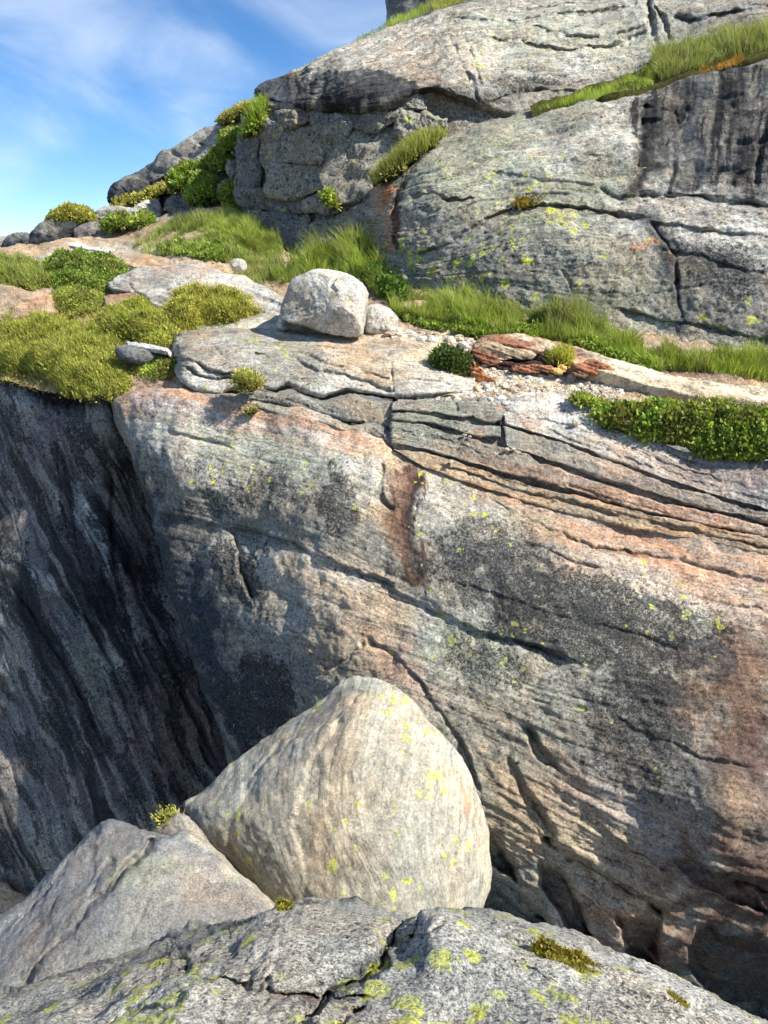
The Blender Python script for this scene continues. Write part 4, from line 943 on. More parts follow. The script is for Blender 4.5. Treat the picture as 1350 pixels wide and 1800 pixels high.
# ================================================================ the wedged boulder, the slab beside it, the near rock
BO = [(632,1190),(665,1196),(700,1213),(742,1250),(780,1298),(814,1348),(840,1402),(853,1455),(860,1515),(857,1562),(838,1596),(815,1640),(770,1690),(700,1720),(620,1712),(545,1670),(490,1610),(455,1570),(410,1525),(365,1492),(335,1450),(322,1412),(355,1388),(405,1346),(458,1304),(518,1262),(570,1222),(598,1199),(612,1192)]
BF = Surf([(632,1200,6.05),(700,1215,5.95),(780,1310,5.5),(845,1460,5.2),(850,1560,5.0),(560,1220,6.1),(480,1275,6.0),(400,1345,5.8),(325,1412,5.55),(380,1500,5.0),(470,1590,4.6),(600,1690,4.3),(750,1690,4.4),
           (620,1240,5.68),(560,1290,5.5),(660,1300,5.35),(740,1380,5.05),(600,1400,4.98),(480,1380,5.25),(420,1430,5.15),(540,1500,4.72),(700,1520,4.62),(800,1520,4.85),(640,1620,4.4)])
boulder('wedged_boulder', BO, 5.75, .9, .9, M_BOULDER, (.30,.29,.245),
        [('b',600,1400,320,260,20,'cream',.2), ('l',[(640,1235),(590,1300),(560,1400),(565,1500)],45,'tan',.35), ('l',[(600,1240),(640,1265),(610,1320),(580,1420)],26,'ochre',.12), ('l',[(520,1300),(500,1400),(520,1500)],16,'pink',.2), ('l',[(480,1330),(460,1430),(480,1540)],12,'grey',.4),
         ('b',720,1450,120,160,0,'grey',.5), ('l',[(585,1205),(570,1250),(540,1285)],20,'mid',.75), ('b',620,1205,40,18,0,'mid',.5), ('l',[(330,1420),(390,1490),(460,1570)],22,'mid',.5), ('b',740,1390,14,12,0,'blue',.3), ('l',[(795,1370),(805,1400),(795,1420)],5,'red',.5), ('b',500,1270,60,20,-38,'mid',.4), ('b',740,1600,110,60,0,'green',.3),  # mid tones along the top-left facet are its shade, painted in
         ('b',740,1300,70,90,30,'Y',.38), ('b',430,1400,70,50,0,'Y',.2), ('b',680,1560,120,80,0,'Y',.15), ('b',560,1420,100,120,0,'K',-.1)],
        K=.14, Yl=.30, Sw=1.2, nphi=340, nth=190, sup=3.4, front=BF, center=(600,1440), amp=.045, freq=1.3, amp2=.008, samp=.004, sfr=8, seed=13,
        strata=[(0.0, [(330,1425),(390,1500),(470,1585)]), (0.6, [(400,1350),(430,1450),(500,1570)]), (1.2, [(500,1260),(480,1370),(500,1470),(560,1590)]), (1.8, [(590,1220),(550,1320),(545,1430),(600,1560)]), (2.4, [(650,1240),(620,1330),(615,1440),(670,1560)]), (3.2, [(760,1320),(740,1420),(740,1500),(760,1600)]), (3.8, [(840,1450),(830,1540),(820,1620)])],
        cracks=[([(640,1218),(615,1245),(585,1275),(540,1295)], 12, .0, .025, 50), ([(545,1560),(528,1440),(555,1340),(600,1262)], 10, .0, .035, 60), ([(800,1330),(770,1420),(790,1540)], 10, .0, .03, 60), ([(430,1520),(410,1450),(440,1380),(500,1300)], 6, .01, .02, 40)], label='huge smooth pale boulder wedged in the cleft between two rock walls', cat='boulder')

O_CTL = [(-80,1680,4.35),(0,1605,4.55),(90,1525,4.75),(180,1442,4.95),(215,1440,4.92),(275,1462,4.72),(325,1415,5.3),(330,1480,4.75),(400,1520,4.6),(480,1588,4.35),(0,1740,3.75),(100,1690,3.8),(60,1690,3.86),(140,1600,4.15),(200,1530,4.42),(230,1500,4.56),
         (300,1560,4.3),(200,1640,3.95),(380,1620,4.1),(100,1800,3.5),(-80,1850,3.5),(300,1750,3.7),(500,1700,3.95),(60,1600,4.42),(130,1530,4.62)]
o, O_ = patch('leaning_slab', [(-80,1690),(-30,1632),(30,1590),(90,1528),(140,1478),(180,1441),(215,1441),(270,1462),(300,1468),(322,1452),(345,1470),(400,1512),(440,1545),(490,1590),(560,1640)],
              [(-80,1900),(-40,1900),(0,1890),(40,1880),(90,1870),(140,1860),(180,1850),(220,1840),(270,1830),(310,1820),(350,1810),(400,1800),(450,1790),(510,1780),(600,1770)], O_CTL, 2.6, M_SLAB, (.185,.19,.19),
              [('b',90,1570,120,70,-42,'pink',.12), ('b',60,1680,80,60,0,'grey',.2), ('b',330,1560,120,60,30,'tan',.2), ('b',230,1560,60,50,-40,'green',.5), ('b',220,1640,120,50,-30,'grey',.5), ('l',[(275,1465),(210,1530),(140,1610),(60,1700)],16,'mid',.6), ('b',165,1445,14,12,0,'ochre',.4),
               ('l',[(190,1520),(150,1560),(130,1590)],7,'brown',.4), ('l',[(90,1620),(60,1650)],6,'brown',.4), ('b',80,1560,90,60,-40,'K',.25), ('b',260,1580,120,100,0,'K',-.15), ('l',[(330,1470),(400,1525),(470,1590)],14,'cream',.6)],
              K=.16, Yl=.06, Sw=.8, amp=.035, freq=1.7, amp2=.006, samp=.006, rt=(14, .3), sk_t=(-.2, .6, -1.5), sk_l=(-.3, 0, -1), sk_b=(0, -.2, -1.5), seed=14,
              cracks=[([(282,1466),(215,1528),(140,1610),(60,1700),(30,1740)], 4, .09, .05, 30), ([(180,1445),(120,1520),(60,1590),(-20,1660)], 5, .05, .06, 30), ([(262,1580),(240,1640),(236,1660)], 4, .02, .025, 25), ([(200,1500),(170,1540),(150,1590),(110,1630)], 4, .04)])
tag(o, 'smooth grey slab leaning against the left side of the huge wedged boulder', 'rock slab')
boulder('wedge_stone', [(268,1464),(288,1442),(314,1428),(345,1452),(375,1490),(400,1520),(360,1510),(310,1480)], 5.12, .14, .3, M_SLAB, (.27,.245,.205), [], K=.03, Yl=.02, nphi=70, nth=34, sup=3, amp=.02, freq=3, seed=14.5, label='sandy filling of rock jammed between the leaning slab and huge boulder', cat='rock')

N_CTL = [(-100,1770,2.9),(0,1742,2.85),(120,1705,2.8),(300,1652,2.72),(400,1620,2.65),(480,1592,2.45),(600,1592,2.3),(710,1612,2.12),(765,1602,2.1),(850,1600,2.2),(950,1632,2.1),(1050,1668,2.0),(1200,1728,1.9),(1350,1800,1.8),(1480,1870,1.75),
         (0,1800,1.98),(110,1762,2.0),(220,1722,2.02),(330,1684,2.04),(430,1648,2.08),(150,1775,1.86),(320,1705,1.9),(420,1690,1.9),(560,1640,1.95),(650,1660,1.86),(690,1652,2.02),(600,1720,1.72),(760,1650,1.83),(850,1660,1.86),(700,1740,1.62),(900,1750,1.62),(1100,1760,1.66),(500,1790,1.5),(250,1790,1.62),(800,1800,1.5),(1150,1800,1.56),(0,1950,1.25),(500,1950,1.15),(1000,1950,1.15),(1450,1950,1.45)]
N_CR = [([(530,1795),(580,1745),(630,1715),(680,1680),(712,1630)], 8, .085, -.06, 60), ([(300,1655),(318,1680),(335,1702)], 5, .06, .03, 20), ([(0,1810),(120,1765),(230,1715),(330,1680),(420,1650),(480,1612)], 6, .02, -.05, 60), ([(335,1702),(420,1740),(500,1740),(560,1755),(640,1745)], 5, .05, .02, 25),
        ([(715,1655),(735,1625),(770,1605)], 6, .05), ([(710,1648),(760,1650),(790,1630)], 5, .03), ([(500,1595),(520,1612),(560,1610),(600,1600)], 4, .03), ([(380,1780),(430,1740),(440,1700)], 5, .03), ([(860,1660),(900,1672),(930,1668)], 4, .02), ([(880,1700),(960,1735),(1060,1760),(1160,1800)], 6, .025, .02, 40),
        ([(640,1765),(600,1790),(560,1850)], 6, .05), ([(1130,1790),(1180,1775),(1230,1790)], 4, .03), ([(100,1850),(200,1800),(330,1770)], 5, .03), ([(490,1690),(470,1720),(455,1750)], 4, .02)]
o, N_ = patch('near_rock', [(-120,1780),(-60,1764),(0,1743),(60,1728),(120,1708),(200,1688),(290,1658),(310,1642),(380,1626),(440,1612),(478,1594),(500,1584),(545,1586),(580,1597),(625,1596),(665,1604),(712,1616),(730,1612),(752,1600),(800,1602),(842,1598),(900,1612),(960,1630),(1050,1668),(1130,1698),(1220,1738),(1350,1803),(1500,1880)],
              [(-250,1960),(0,1960),(300,1960),(600,1960),(900,1960),(1200,1960),(1500,1960)], N_CTL, 2.8, M_NEAR, (.34,.33,.295),
              [('b',900,1640,200,40,20,'light',.6), ('b',1080,1700,200,30,25,'light',.7), ('b',560,1670,130,50,0,'light',.5), ('b',250,1770,200,40,-15,'light',.5), ('b',800,1700,120,60,0,'mid',.35), ('b',940,1790,90,40,0,'purple',.3), ('l',[(0,1760),(150,1720),(300,1665),(470,1605)],26,'dark',.55), ('l',[(560,1760),(640,1720),(705,1660)],20,'dark',.7), ('b',740,1625,28,20,0,'dark',.6), ('b',690,1745,70,12,0,'tan',.6), ('b',720,1770,20,14,0,'rust',.5), ('b',580,1745,60,18,10,'brown',.5),  # dark strips paint shade on the left facets and in the crevice
               ('b',770,1740,14,12,0,'red',.2), ('b',240,1750,160,40,-25,'Y',.45), ('b',420,1690,50,40,0,'Y',.45), ('b',890,1740,90,60,0,'Y',.3), ('b',915,1748,26,24,0,'Y',.6), ('b',790,1785,22,16,0,'Y',.6), ('b',885,1668,18,14,0,'Y',.5), ('b',460,1690,26,22,0,'Y',.5), ('b',300,1735,40,22,-20,'Y',.5), ('b',610,1712,20,14,0,'Y',.5), ('b',720,1700,120,40,-20,'Y',.3), ('b',640,1790,160,40,0,'Y',.3), ('b',1000,1640,140,30,20,'Y',.1), ('b',1100,1790,150,60,15,'K',.15), ('b',520,1610,60,16,0,'K',.4)],
              K=.40, Yl=.45, Sw=.5, cracks=N_CR, amp=.035, freq=2.6, amp2=.006, samp=.003, ridge=.008, rt=(24, .45), sk_t=(0, .25, -1.6), sk_r=(.6, 0, -.8), sk_l=(-.5, .2, -.8), sk_b=(0, -2.5, 0.1), seed=15)
tag(o, kind='structure')
# ================================================================ path slab, broken red stone, gravel
PS_CTL = [(x, y, Y - .12) for x, y, Y in [(835,605,11.55),(930,590,11.7),(1000,608,11.35),(1080,632,11.0),(1170,655,10.75),(1270,672,10.6),(1450,692,10.5),(880,610,11.2),(930,612,11.15),(985,630,10.9),(1090,662,10.4),(1180,685,10.1),(1270,698,9.95),(1450,712,9.9)]]
ps, _ = patch('path_slab', [(832,604),(848,592),(880,588),(930,590),(1000,607),(1080,631),(1170,655),(1270,672),(1450,690)], [(836,610),(852,604),(900,606),(945,616),(990,634),(1090,662),(1180,686),(1270,700),(1450,714)],
              PS_CTL, 2.0, M_RED, 'cream', [('b',900,600,90,30,5,'red',.95), ('b',990,620,50,18,20,'red',.7), ('l',[(1090,655),(1180,682),(1300,700)],5,'tan',.6), ('b',1040,628,30,10,20,'tan',.5), ('b',870,592,30,6,0,'rust',.4)], K=.05, Yl=.02, samp=.012, sfr=10, amp=.02, freq=2,
              sk_b=(0, .04, -.16), sk_t=(0, .2, -.2), sk_r=(4, -.3, -.15), sk_l=(-.02, .05, -.25), rt=(5, .05), seed=16)
tag(ps, 'long flat path slab, dark red at its broken left end and pale to the right', 'stone slab')
REDP = [([(836,622),(845,608),(880,606),(920,614),(940,622),(936,632),(900,634),(850,632)], 10.95, 'tan', 'tan edged broken slab under the red left end of path slab'),
        ([(946,626),(958,618),(972,624),(972,642),(962,644),(948,640)], 10.85, 'maroon', 'upright dark red broken block below the path slab'),
        ([(838,614),(860,620),(880,636),(866,644),(846,634),(826,620)], 10.85, 'red', 'dark red slab leaning down left into the pale gravel'),
        ([(900,644),(930,640),(970,644),(976,654),(940,656),(902,652)], 10.6, 'red', 'flat dull red slab lying at the edge of the gravel'),
        ([(868,640),(900,636),(960,638),(956,646),(900,648),(870,646)], 10.75, 'maroon', 'long thin maroon slab behind the flat dull red one'),
        ([(1012,642),(1040,634),(1088,652),(1086,662),(1058,660),(1016,650)], 10.55, 'red', 'long split red slab right of the little grass tuft'),
        ([(1004,656),(1020,650),(1034,660),(1022,664),(1006,662)], 10.45, 'brown', 'small brown broken stone beside the split red slab'),
        ([(970,650),(988,640),(998,650),(990,656),(976,658)], 10.55, 'ochre', 'small orange stone at the foot of the red slabs'),
        ([(826,650),(832,632),(842,650),(862,664),(880,672),(860,676),(836,670)], 10.45, 'rust', 'rust orange rib of rock beside the little dark bush')]
for k, (pl, Y, bs, lb) in enumerate(REDP):
    boulder('broken_slab', pl, Y, .12, .3, M_RED, bs, [], K=.04, Yl=.02, nphi=64, nth=28, sup=7, amp=.03, freq=3, amp2=.012, samp=.03, sfr=14, seed=16.1 + k, label=lb, cat='broken slab', group='broken red slabs on the ledge')

def stone_meshes(n, mat, base):
    out = []
    for k in range(n):
        nth, nph = 7, 10
        th = np.linspace(.02, math.pi - .02, nth)[:, None]; ph = np.linspace(0, 2 * math.pi, nph, endpoint=False)[None]
        P = np.stack([np.sin(th) * np.cos(ph), np.sin(th) * np.sin(ph), np.cos(th) * np.ones_like(ph)], -1)
        sc = rng.uniform(.7, 1.2, 3); sc[2] *= .75
        P = P * sc * (1 + .35 * fbm(P * .9 + k * 5.1, 3)[..., None])
        nn = nth * nph
        b = np.array(C[base]) * rng.uniform(.75, 1.12)
        me_o = mesh_obj('stone', P.reshape(-1, 3), grid_faces(nth, nph, True), mat, None, False, {'tint': ('FLOAT_COLOR', np.tile(b, (nn, 1))), 'mask': ('FLOAT_COLOR', np.tile([.05, 0, .3], (nn, 1))), 'st': ('FLOAT_VECTOR', P.reshape(-1, 3))}, origin=np.zeros(3))
        out.append(me_o.data)
        bpy.data.objects.remove(me_o)
    return out
PEBM = stone_meshes(6, M_PEB, 'cream') + stone_meshes(5, M_PEB, 'white') + stone_meshes(2, M_PEB, 'pink')
STONES = [(845,636,9),(852,645,8),(878,646,13),(866,652,8),(890,650,9),(860,660,7),(885,683,11),(900,690,9),(915,682,8),(876,676,9),(838,688,9),(848,700,8),(862,706,9),(886,712,8),(812,690,8),(800,700,7),(712,697,8),(698,700,6),(722,590,8),(740,600,9),(760,604,11),(790,606,14),(806,600,12),(815,612,11),(780,618,8),
          (968,664,8),(1004,666,9),(1010,745,8),(880,704,9),(870,690,8),(856,684,9),(770,604,8),(700,590,7),(680,590,8),(930,668,8),(950,676,7),(830,698,8),(895,668,7),(905,660,8),(914,650,7),(792,812,5),(890,790,5),(902,790,5),(815,765,5),(825,768,5)]
for k, (x, y, r) in enumerate(STONES):
    onC = y > 735
    zc = float((Surf(C_CTL) if onC else E)(x, y))
    P = unproj(x, y, zc)
    rr = r / F * zc * 0.85
    s = bpy.data.objects.new('stone', PEBM[int(rng.integers(len(PEBM)))])
    s.location = P + np.array([0, -rr * .2 - (.05 if onC else 0), rr * .45])
    s.scale = (rr * 1.15, rr, rr * .95)
    s.rotation_euler = (rng.uniform(-.3, .3), rng.uniform(-.3, .3), rng.uniform(0, 6.28))
    col.objects.link(s)
    big = {(878,646): 'largest white stone, lying by the left end of the red slabs', (790,606): 'largest cream stone on the gravel strip behind the small dark bush', (806,600): 'pale stone just behind the largest cream stone on the gravel strip',
           (885,683): 'roundest grey white stone where gravel meets the layered slab', (760,604): 'pale stone left of the largest cream one on the gravel strip', (815,612): 'pale stone nearest the red left end of the path slab', (1010,745): 'lone white stone resting on the smooth top of the layered slab'}
    lb = big.get((x, y)) or ('tiny white pebble caught in a joint of the layered slab' if onC else 'small pale stone on the gravel strip right of the two boulders' if x < 835 and y < 625 else
         'small pale stone on the upper edge of the layered slab' if y > 672 and x < 840 else 'small pale stone among gravel where it spills onto the layered slab' if y > 672 else 'small pale stone on the gravel in front of the red slabs')
    tag(s, lb, 'stone', 'pebbles in the slab joints' if onC and (x, y) not in big else 'loose pale stones on the ledge')

def gravel(name, regions, surf, label):
    V, Q, T, ofs = [], [], [], 0
    base = np.array([[-1, -1, -.5], [1, -1, -.5], [1, 1, -.5], [-1, 1, -.5], [-.6, -.6, .6], [.6, -.6, .6], [.6, .6, .6], [-.6, .6, .6]], float)
    fq = np.array([[0, 1, 5, 4], [1, 2, 6, 5], [2, 3, 7, 6], [3, 0, 4, 7], [4, 5, 6, 7]])
    for poly, n, r0, r1 in regions:
        p = np.array(poly, float)
        xs = rng.uniform(p[:, 0].min(), p[:, 0].max(), n * 3); ys = rng.uniform(p[:, 1].min(), p[:, 1].max(), n * 3)
        m = in_poly(xs, ys, poly); xs, ys = xs[m][:n], ys[m][:n]
        pos = surf.P(xs, ys)
        for c in pos:
            r = rng.uniform(r0, r1) * (1 if rng.random() < .93 else 1.7)
            a = rng.uniform(0, 6.28); ca, sa = math.cos(a), math.sin(a)
            v = base * rng.uniform(.7, 1.2, (8, 3)) * np.array([r, r * rng.uniform(.6, 1), r * .7])
            v = np.stack([v[:, 0] * ca - v[:, 1] * sa, v[:, 0] * sa + v[:, 1] * ca, v[:, 2]], -1)
            V.append(v + c + np.array([0, 0, r * .25])); Q.append(fq + ofs); ofs += 8
            tt = np.array(C[rng.choice(['cream', 'white', 'light', 'tan', 'cream', 'pink'])]) * rng.uniform(.7, 1.1)
            T.append(np.tile(tt, (8, 1)))
    V = np.concatenate(V); n = len(V)
    o = mesh_obj(name, V, np.concatenate(Q), M_PEB, None, False, {'tint': ('FLOAT_COLOR', np.concatenate(T)), 'mask': ('FLOAT_COLOR', np.tile([.02, 0, .2], (n, 1))), 'st': ('FLOAT_VECTOR', V)})
    return tag(o, label, 'gravel', kind='stuff')
gravel('gravel', [([(835,645),(900,655),(1000,660),(1100,675),(1090,700),(1010,705),(930,690),(890,715),(840,712),(800,706),(800,694),(850,680)], 4200, .014, .038), ([(690,580),(760,588),(835,600),(840,625),(800,622),(740,606),(690,600)], 1500, .014, .038),
                  ([(1090,668),(1300,700),(1300,712),(1100,700)], 500, .010, .022), ([(720,692),(830,682),(830,712),(700,704)], 160, .012, .03)], E, 'pale fine gravel spread over the ledge in front of the red slabs')

# ================================================================ vegetation
def pick(pal, n):
    pal = np.array(pal, float)
    w = rng.random((n, 1))
    a = pal[rng.integers(len(pal), size=n)]; b = pal[rng.integers(len(pal), size=n)]
    return (a * w + b * (1 - w)) * rng.uniform(.72, 1.22, (n, 1))

def blades_mesh(root, up, h, w, lean, pal, name, parent=None, bend=.5):  # too many to count: kind stuff when a part
    """tapered bent blades: 3 levels, 5 vertices each"""
    n = len(root)
    a = rng.uniform(0, 6.283, n)
    side = np.stack([np.cos(a), np.sin(a), np.zeros(n)], -1)
    side -= up * (side * up).sum(-1)[:, None]; side /= np.linalg.norm(side, axis=1)[:, None] + 1e-9
    d0 = up + lean * .35; d0 /= np.linalg.norm(d0, axis=1)[:, None]
    d1 = up * (1 - bend * .5) + lean; d1 /= np.linalg.norm(d1, axis=1)[:, None]
    h = h[:, None]; w = w[:, None]
    p1 = root + d0 * h * .5; p2 = p1 + d1 * h * .55
    V = np.stack([root - side * w, root + side * w, p1 - side * w * .75, p1 + side * w * .75, p2], 1)
    i = np.arange(n)[:, None] * 5
    q = np.concatenate([i, i + 1, i + 3, i + 2], 1); t = np.concatenate([i + 2, i + 3, i + 4], 1)
    tint = np.repeat(pick(pal, n), 5, axis=0)
    o = mesh_obj(name, V.reshape(-1, 3), [q, t], M_GRASS, parent, True, {'tint': ('FLOAT_COLOR', tint)})
    o['kind'] = 'stuff'
    return o

LUSH = [(0.203, 0.322, 0.035), (0.294, 0.406, 0.054), (0.394, 0.478, 0.09), (0.128, 0.214, 0.022), (0.51, 0.535, 0.145)]
PALE = [(0.289, 0.334, 0.096), (0.408, 0.422, 0.168), (0.493, 0.475, 0.224), (0.204, 0.282, 0.056), (0.128, 0.202, 0.032)]
HEATH = [(0.278, 0.362, 0.056), (0.395, 0.453, 0.079), (0.192, 0.271, 0.045), (0.497, 0.499, 0.113), (0.292, 0.317, 0.09)]
OLIVE = [(0.396, 0.424, 0.064), (0.53, 0.522, 0.095), (0.29, 0.343, 0.053), (0.596, 0.522, 0.138), (0.423, 0.356, 0.106)]
BUSH = [(0.175, 0.29, 0.039), (0.269, 0.383, 0.068), (0.116, 0.198, 0.029), (0.351, 0.43, 0.097), (0.21, 0.244, 0.058)]
GOLD = [(.44, .40, .10), (.52, .45, .16), (.34, .35, .08), (.26, .31, .07)]

def scatter(poly, n):
    p = np.array(poly, float)
    xs = rng.uniform(p[:, 0].min(), p[:, 0].max(), n * 4); ys = rng.uniform(p[:, 1].min(), p[:, 1].max(), n * 4)
    m = in_poly(xs, ys, poly)
    return xs[m][:n], ys[m][:n]

def grass(name, regions, label, cat='grass', kind='stuff', group=None):
    R, U, Hh, W, L, T = [], [], [], [], [], []
    first = True
    for surf, poly, n, h0, h1, pal, wind in regions:
        xs, ys = scatter(poly, n)
        n = len(xs)
        P = surf.P(xs, ys)
        cl = fbm(P * 2.4, 3) * 1.3           # tussocks
        hh = .56 * rng.uniform(h0, h1, n) * np.clip(1 + .8 * cl + .8 * fbm(P * .9 + 15, 2), .25, 2.0)
        wv = np.array(wind)[None] + 1.3 * np.stack([fbm(P * 2.6 + 3, 2), fbm(P * 2.6 + 9, 2), np.zeros(n)], -1) + rng.normal(size=(n, 3)) * np.array([.38, .38, .1])
        R.append(P - np.array([0, 0, .03])); U.append(np.tile([0, 0, 1.0], (n, 1))); Hh.append(hh); W.append(rng.uniform(.003, .0065, n) * (1 + hh)); L.append(wv)
        palc = pick(pal, n)
        dry = np.clip(cl * 1.6 - .1, 0, 1)[:, None] * rng.random((n, 1)) + (rng.random((n, 1)) < .12)
        dry = np.clip(dry, 0, 1) * 1.5
        palc = palc * np.clip(1 + .5 * fbm(P * 1.3 + 80, 3), .5, 1.5)[:, None]
        T.append(palc * (1 - dry * .5) + np.array([.36, .34, .14]) * dry * .5)
    R, U, Hh, W, L, T = map(np.concatenate, (R, U, Hh, W, L, T))
    o = blades_mesh(R, U, Hh, W, L, [(0.1, .2, .03)], name)
    at_ = o.data.attributes['tint']
    at_.data.foreach_set('color', np.hstack([np.repeat(T, 5, axis=0), np.ones((len(T) * 5, 1))]).astype(np.float32).ravel())
    return tag(o, label, cat, group, kind)

def leaves_on(P, N, n, size, pal, name, parent, spread=.06, upb=.4, thin=.6):
    """many small leaf faces standing off the body of a mat"""
    nth, nph = P.shape[:2]
    A = P[:-1]; Bq = P[1:]
    cell = np.linalg.norm(np.cross(np.roll(A, -1, 1) - A, Bq - A), axis=-1)
    vis = (N[:-1, :, 2] > -.55) & (((N[:-1] * P[:-1]).sum(-1) < .3 * np.linalg.norm(P[:-1], axis=-1)))
    wgt = (cell * vis).ravel() + 1e-12; wgt = np.minimum(wgt, np.percentile(wgt, 99)); wgt = wgt / wgt.sum()
    idx = rng.choice(len(wgt), n, p=wgt)
    i, j = idx // nph, idx % nph; j2 = (j + 1) % nph
    u, v = rng.random((n, 1)), rng.random((n, 1))
    p = (P[i, j] * (1 - u) + P[i, j2] * u) * (1 - v) + (P[i + 1, j] * (1 - u) + P[i + 1, j2] * u) * v
    nn = N[i, j]
    up = nn * (1 - upb) + np.array([0, 0, upb]) + rng.normal(size=(n, 3)) * .55
    up /= np.linalg.norm(up, axis=1)[:, None]
    p = p + nn * (rng.random((n, 1)) ** 2.2 * 1.6 - .15) * spread
    s = rng.normal(size=(n, 3)); s -= up * (s * up).sum(-1)[:, None]; s /= np.linalg.norm(s, axis=1)[:, None]
    sz = size * (.35 + 1.6 * rng.random((n, 1)) ** 2)
    V = np.stack([p, p + up * sz * .5 + s * sz * .5 * thin, p + up * sz, p + up * sz * .5 - s * sz * .5 * thin], 1)
    q = np.arange(n * 4).reshape(n, 4)
    cl = fbm(p * 2.6, 3)[:, None]
    br = np.clip(fbm(p * 2.3 + 40, 3) * 2.6 + .05, 0, 1)[:, None] * rng.random((n, 1)) ** .5
    base = pick(pal, n) * np.clip(1 + .6 * cl, .5, 1.6)
    base = base * (1 - .55 * br) + np.array([.30, .22, .09]) * .55 * br
    tint = np.repeat(base, 4, axis=0)
    o = mesh_obj(name, V.reshape(-1, 3), q, M_LEAF, parent, False, {'tint': ('FLOAT_COLOR', tint)})
    o['kind'] = 'stuff'
    return o

def cushion(name, outline, Y, tf, tb, label, cat, pal, n=9000, size=.035, lump=.09, lfreq=2.2, spread=.05, upb=.35, tilt=(0, 0), group=None, sup=2.4, body=None, thin=.6, blades=0, bh=(.08, .16), bpal=None, seed=0., front=None):
    P, px, py = inflate(outline, Y, tf, tb, 80, 34, sup, tilt, front)
    N = closed_normals(P)
    P = P + N * (lump * (fbm(P * lfreq + seed, 4) + .55 * fbm(P * lfreq * 2.7 + seed, 3)))[..., None]
    N = closed_normals(P)
    c = P.reshape(-1, 3)
    root = empty(name, (c[:, 0].mean(), c[:, 1].mean(), c[:, 2].min()))
    tag(root, label, cat, group)
    mesh_obj('mat', P.reshape(-1, 3), grid_faces(34, 80, True), body or M_MAT, root, True)
    if n: leaves_on(P, N, n, size, pal, 'foliage', root, spread, upb, thin)
    if blades:
        vis = (N[..., 2] > .1)
        ii = np.argwhere(vis); k = ii[rng.integers(len(ii), size=blades)]
        r0 = P[k[:, 0], k[:, 1]] + rng.normal(size=(blades, 3)) * .03
        up = N[k[:, 0], k[:, 1]] * .5 + np.array([0, 0, .6]); up /= np.linalg.norm(up, axis=1)[:, None]
        wv = np.array([-.35, -.1, 0]) + rng.normal(size=(blades, 3)) * .35
        blades_mesh(r0, up, rng.uniform(bh[0], bh[1], blades), rng.uniform(.004, .008, blades), wv, bpal or pal, 'blades', root)
    return root

def mat(name, outline, H, label, pal, surf=None, n=9000, size=.04, lump=.1, lfreq=2.2, cat='shrub', blades=0, bh=(.05, .12), bpal=None, seed=0., thin=.6, upb=.45, spread=.05, twigs=0):
    """a low mat of heather or bushes growing over the ground inside 'outline'"""
    surf = surf or E
    O = catmull(outline, 140, closed=True)
    c = O.mean(0)
    sgrid = np.linspace(.002, 1, 44)[:, None]
    aa = np.arange(140) * 6.28318 / 140
    wob = 1 + .17 * fbm(np.stack([np.cos(aa) * 4, np.sin(aa) * 4, np.zeros(140) + seed], -1), 4, .65)
    px = c[0] + sgrid * (O[None, :, 0] - c[0]) * wob; py = c[1] + sgrid * (O[None, :, 1] - c[1]) * wob
    P = surf.P(px, py)
    k = np.maximum(1 - sgrid ** 3.0, 0) ** .6
    H = H * .72
    hgt = H * k * (1 + .8 * fbm(P * lfreq + seed, 4)) + lump * k * fbm(P * lfreq * 2.4 + seed, 3) - .06 * (1 - k)
    P = P + np.stack([np.zeros_like(hgt), -.25 * hgt, hgt], -1)
    N = closed_normals(P)
    if N[5:-5, :, 2].mean() < 0: N = -N
    v = P.reshape(-1, 3)
    root = empty(name, (v[:, 0].mean(), v[:, 1].mean(), v[:, 2].min()))
    tag(root, label, cat)
    mesh_obj('mat', v, grid_faces(44, 140, True), M_MAT, root, True)
    leaves_on(P, N, n, size, pal, 'foliage', root, spread, upb, thin)
    m = n // 6                                     # thinning fringe creeping over the ground
    jj = rng.integers(140, size=m); ss = .93 + .30 * rng.random(m) ** 2.2
    fx = c[0] + ss * (O[jj, 0] - c[0]) * wob[jj] + rng.normal(size=m) * 2; fy = c[1] + ss * (O[jj, 1] - c[1]) * wob[jj] + rng.normal(size=m)
    Pf = np.tile(surf.P(fx, fy)[None], (2, 1, 1)) + np.array([0, -.02, .02]); Pf[1] += rng.normal(size=(m, 3)) * .02
    leaves_on(Pf, np.tile([0, -.3, .95], (2, m, 1)), m, size, pal + OLIVE[3:], 'fringe', root, .03, upb, thin)
    if blades:
        i = np.minimum((rng.random(blades) ** .6 * 43).astype(int), 42); j = rng.integers(140, size=blades)
        r0 = P[i, j] + rng.normal(size=(blades, 3)) * .03
        up = N[i, j] * .4 + np.array([0, 0, .7]); up /= np.linalg.norm(up, axis=1)[:, None]
        wv = np.array([-.3, -.1, 0]) + rng.normal(size=(blades, 3)) * .5
        blades_mesh(r0, up, rng.uniform(bh[0], bh[1], blades), rng.uniform(.003, .006, blades), wv, bpal or pal, 'blades', root)
    if twigs:
        i = rng.integers(4, 43, size=twigs); j = rng.integers(140, size=twigs)
        up = N[i, j] * .7 + rng.normal(size=(twigs, 3)) * .5; up /= np.linalg.norm(up, axis=1)[:, None]
        blades_mesh(P[i, j], up, rng.uniform(.08, .2, twigs), rng.uniform(.004, .007, twigs), rng.normal(size=(twigs, 3)) * .4, [(.10, .06, .035), (.16, .10, .06)], 'twigs', root)
    return root

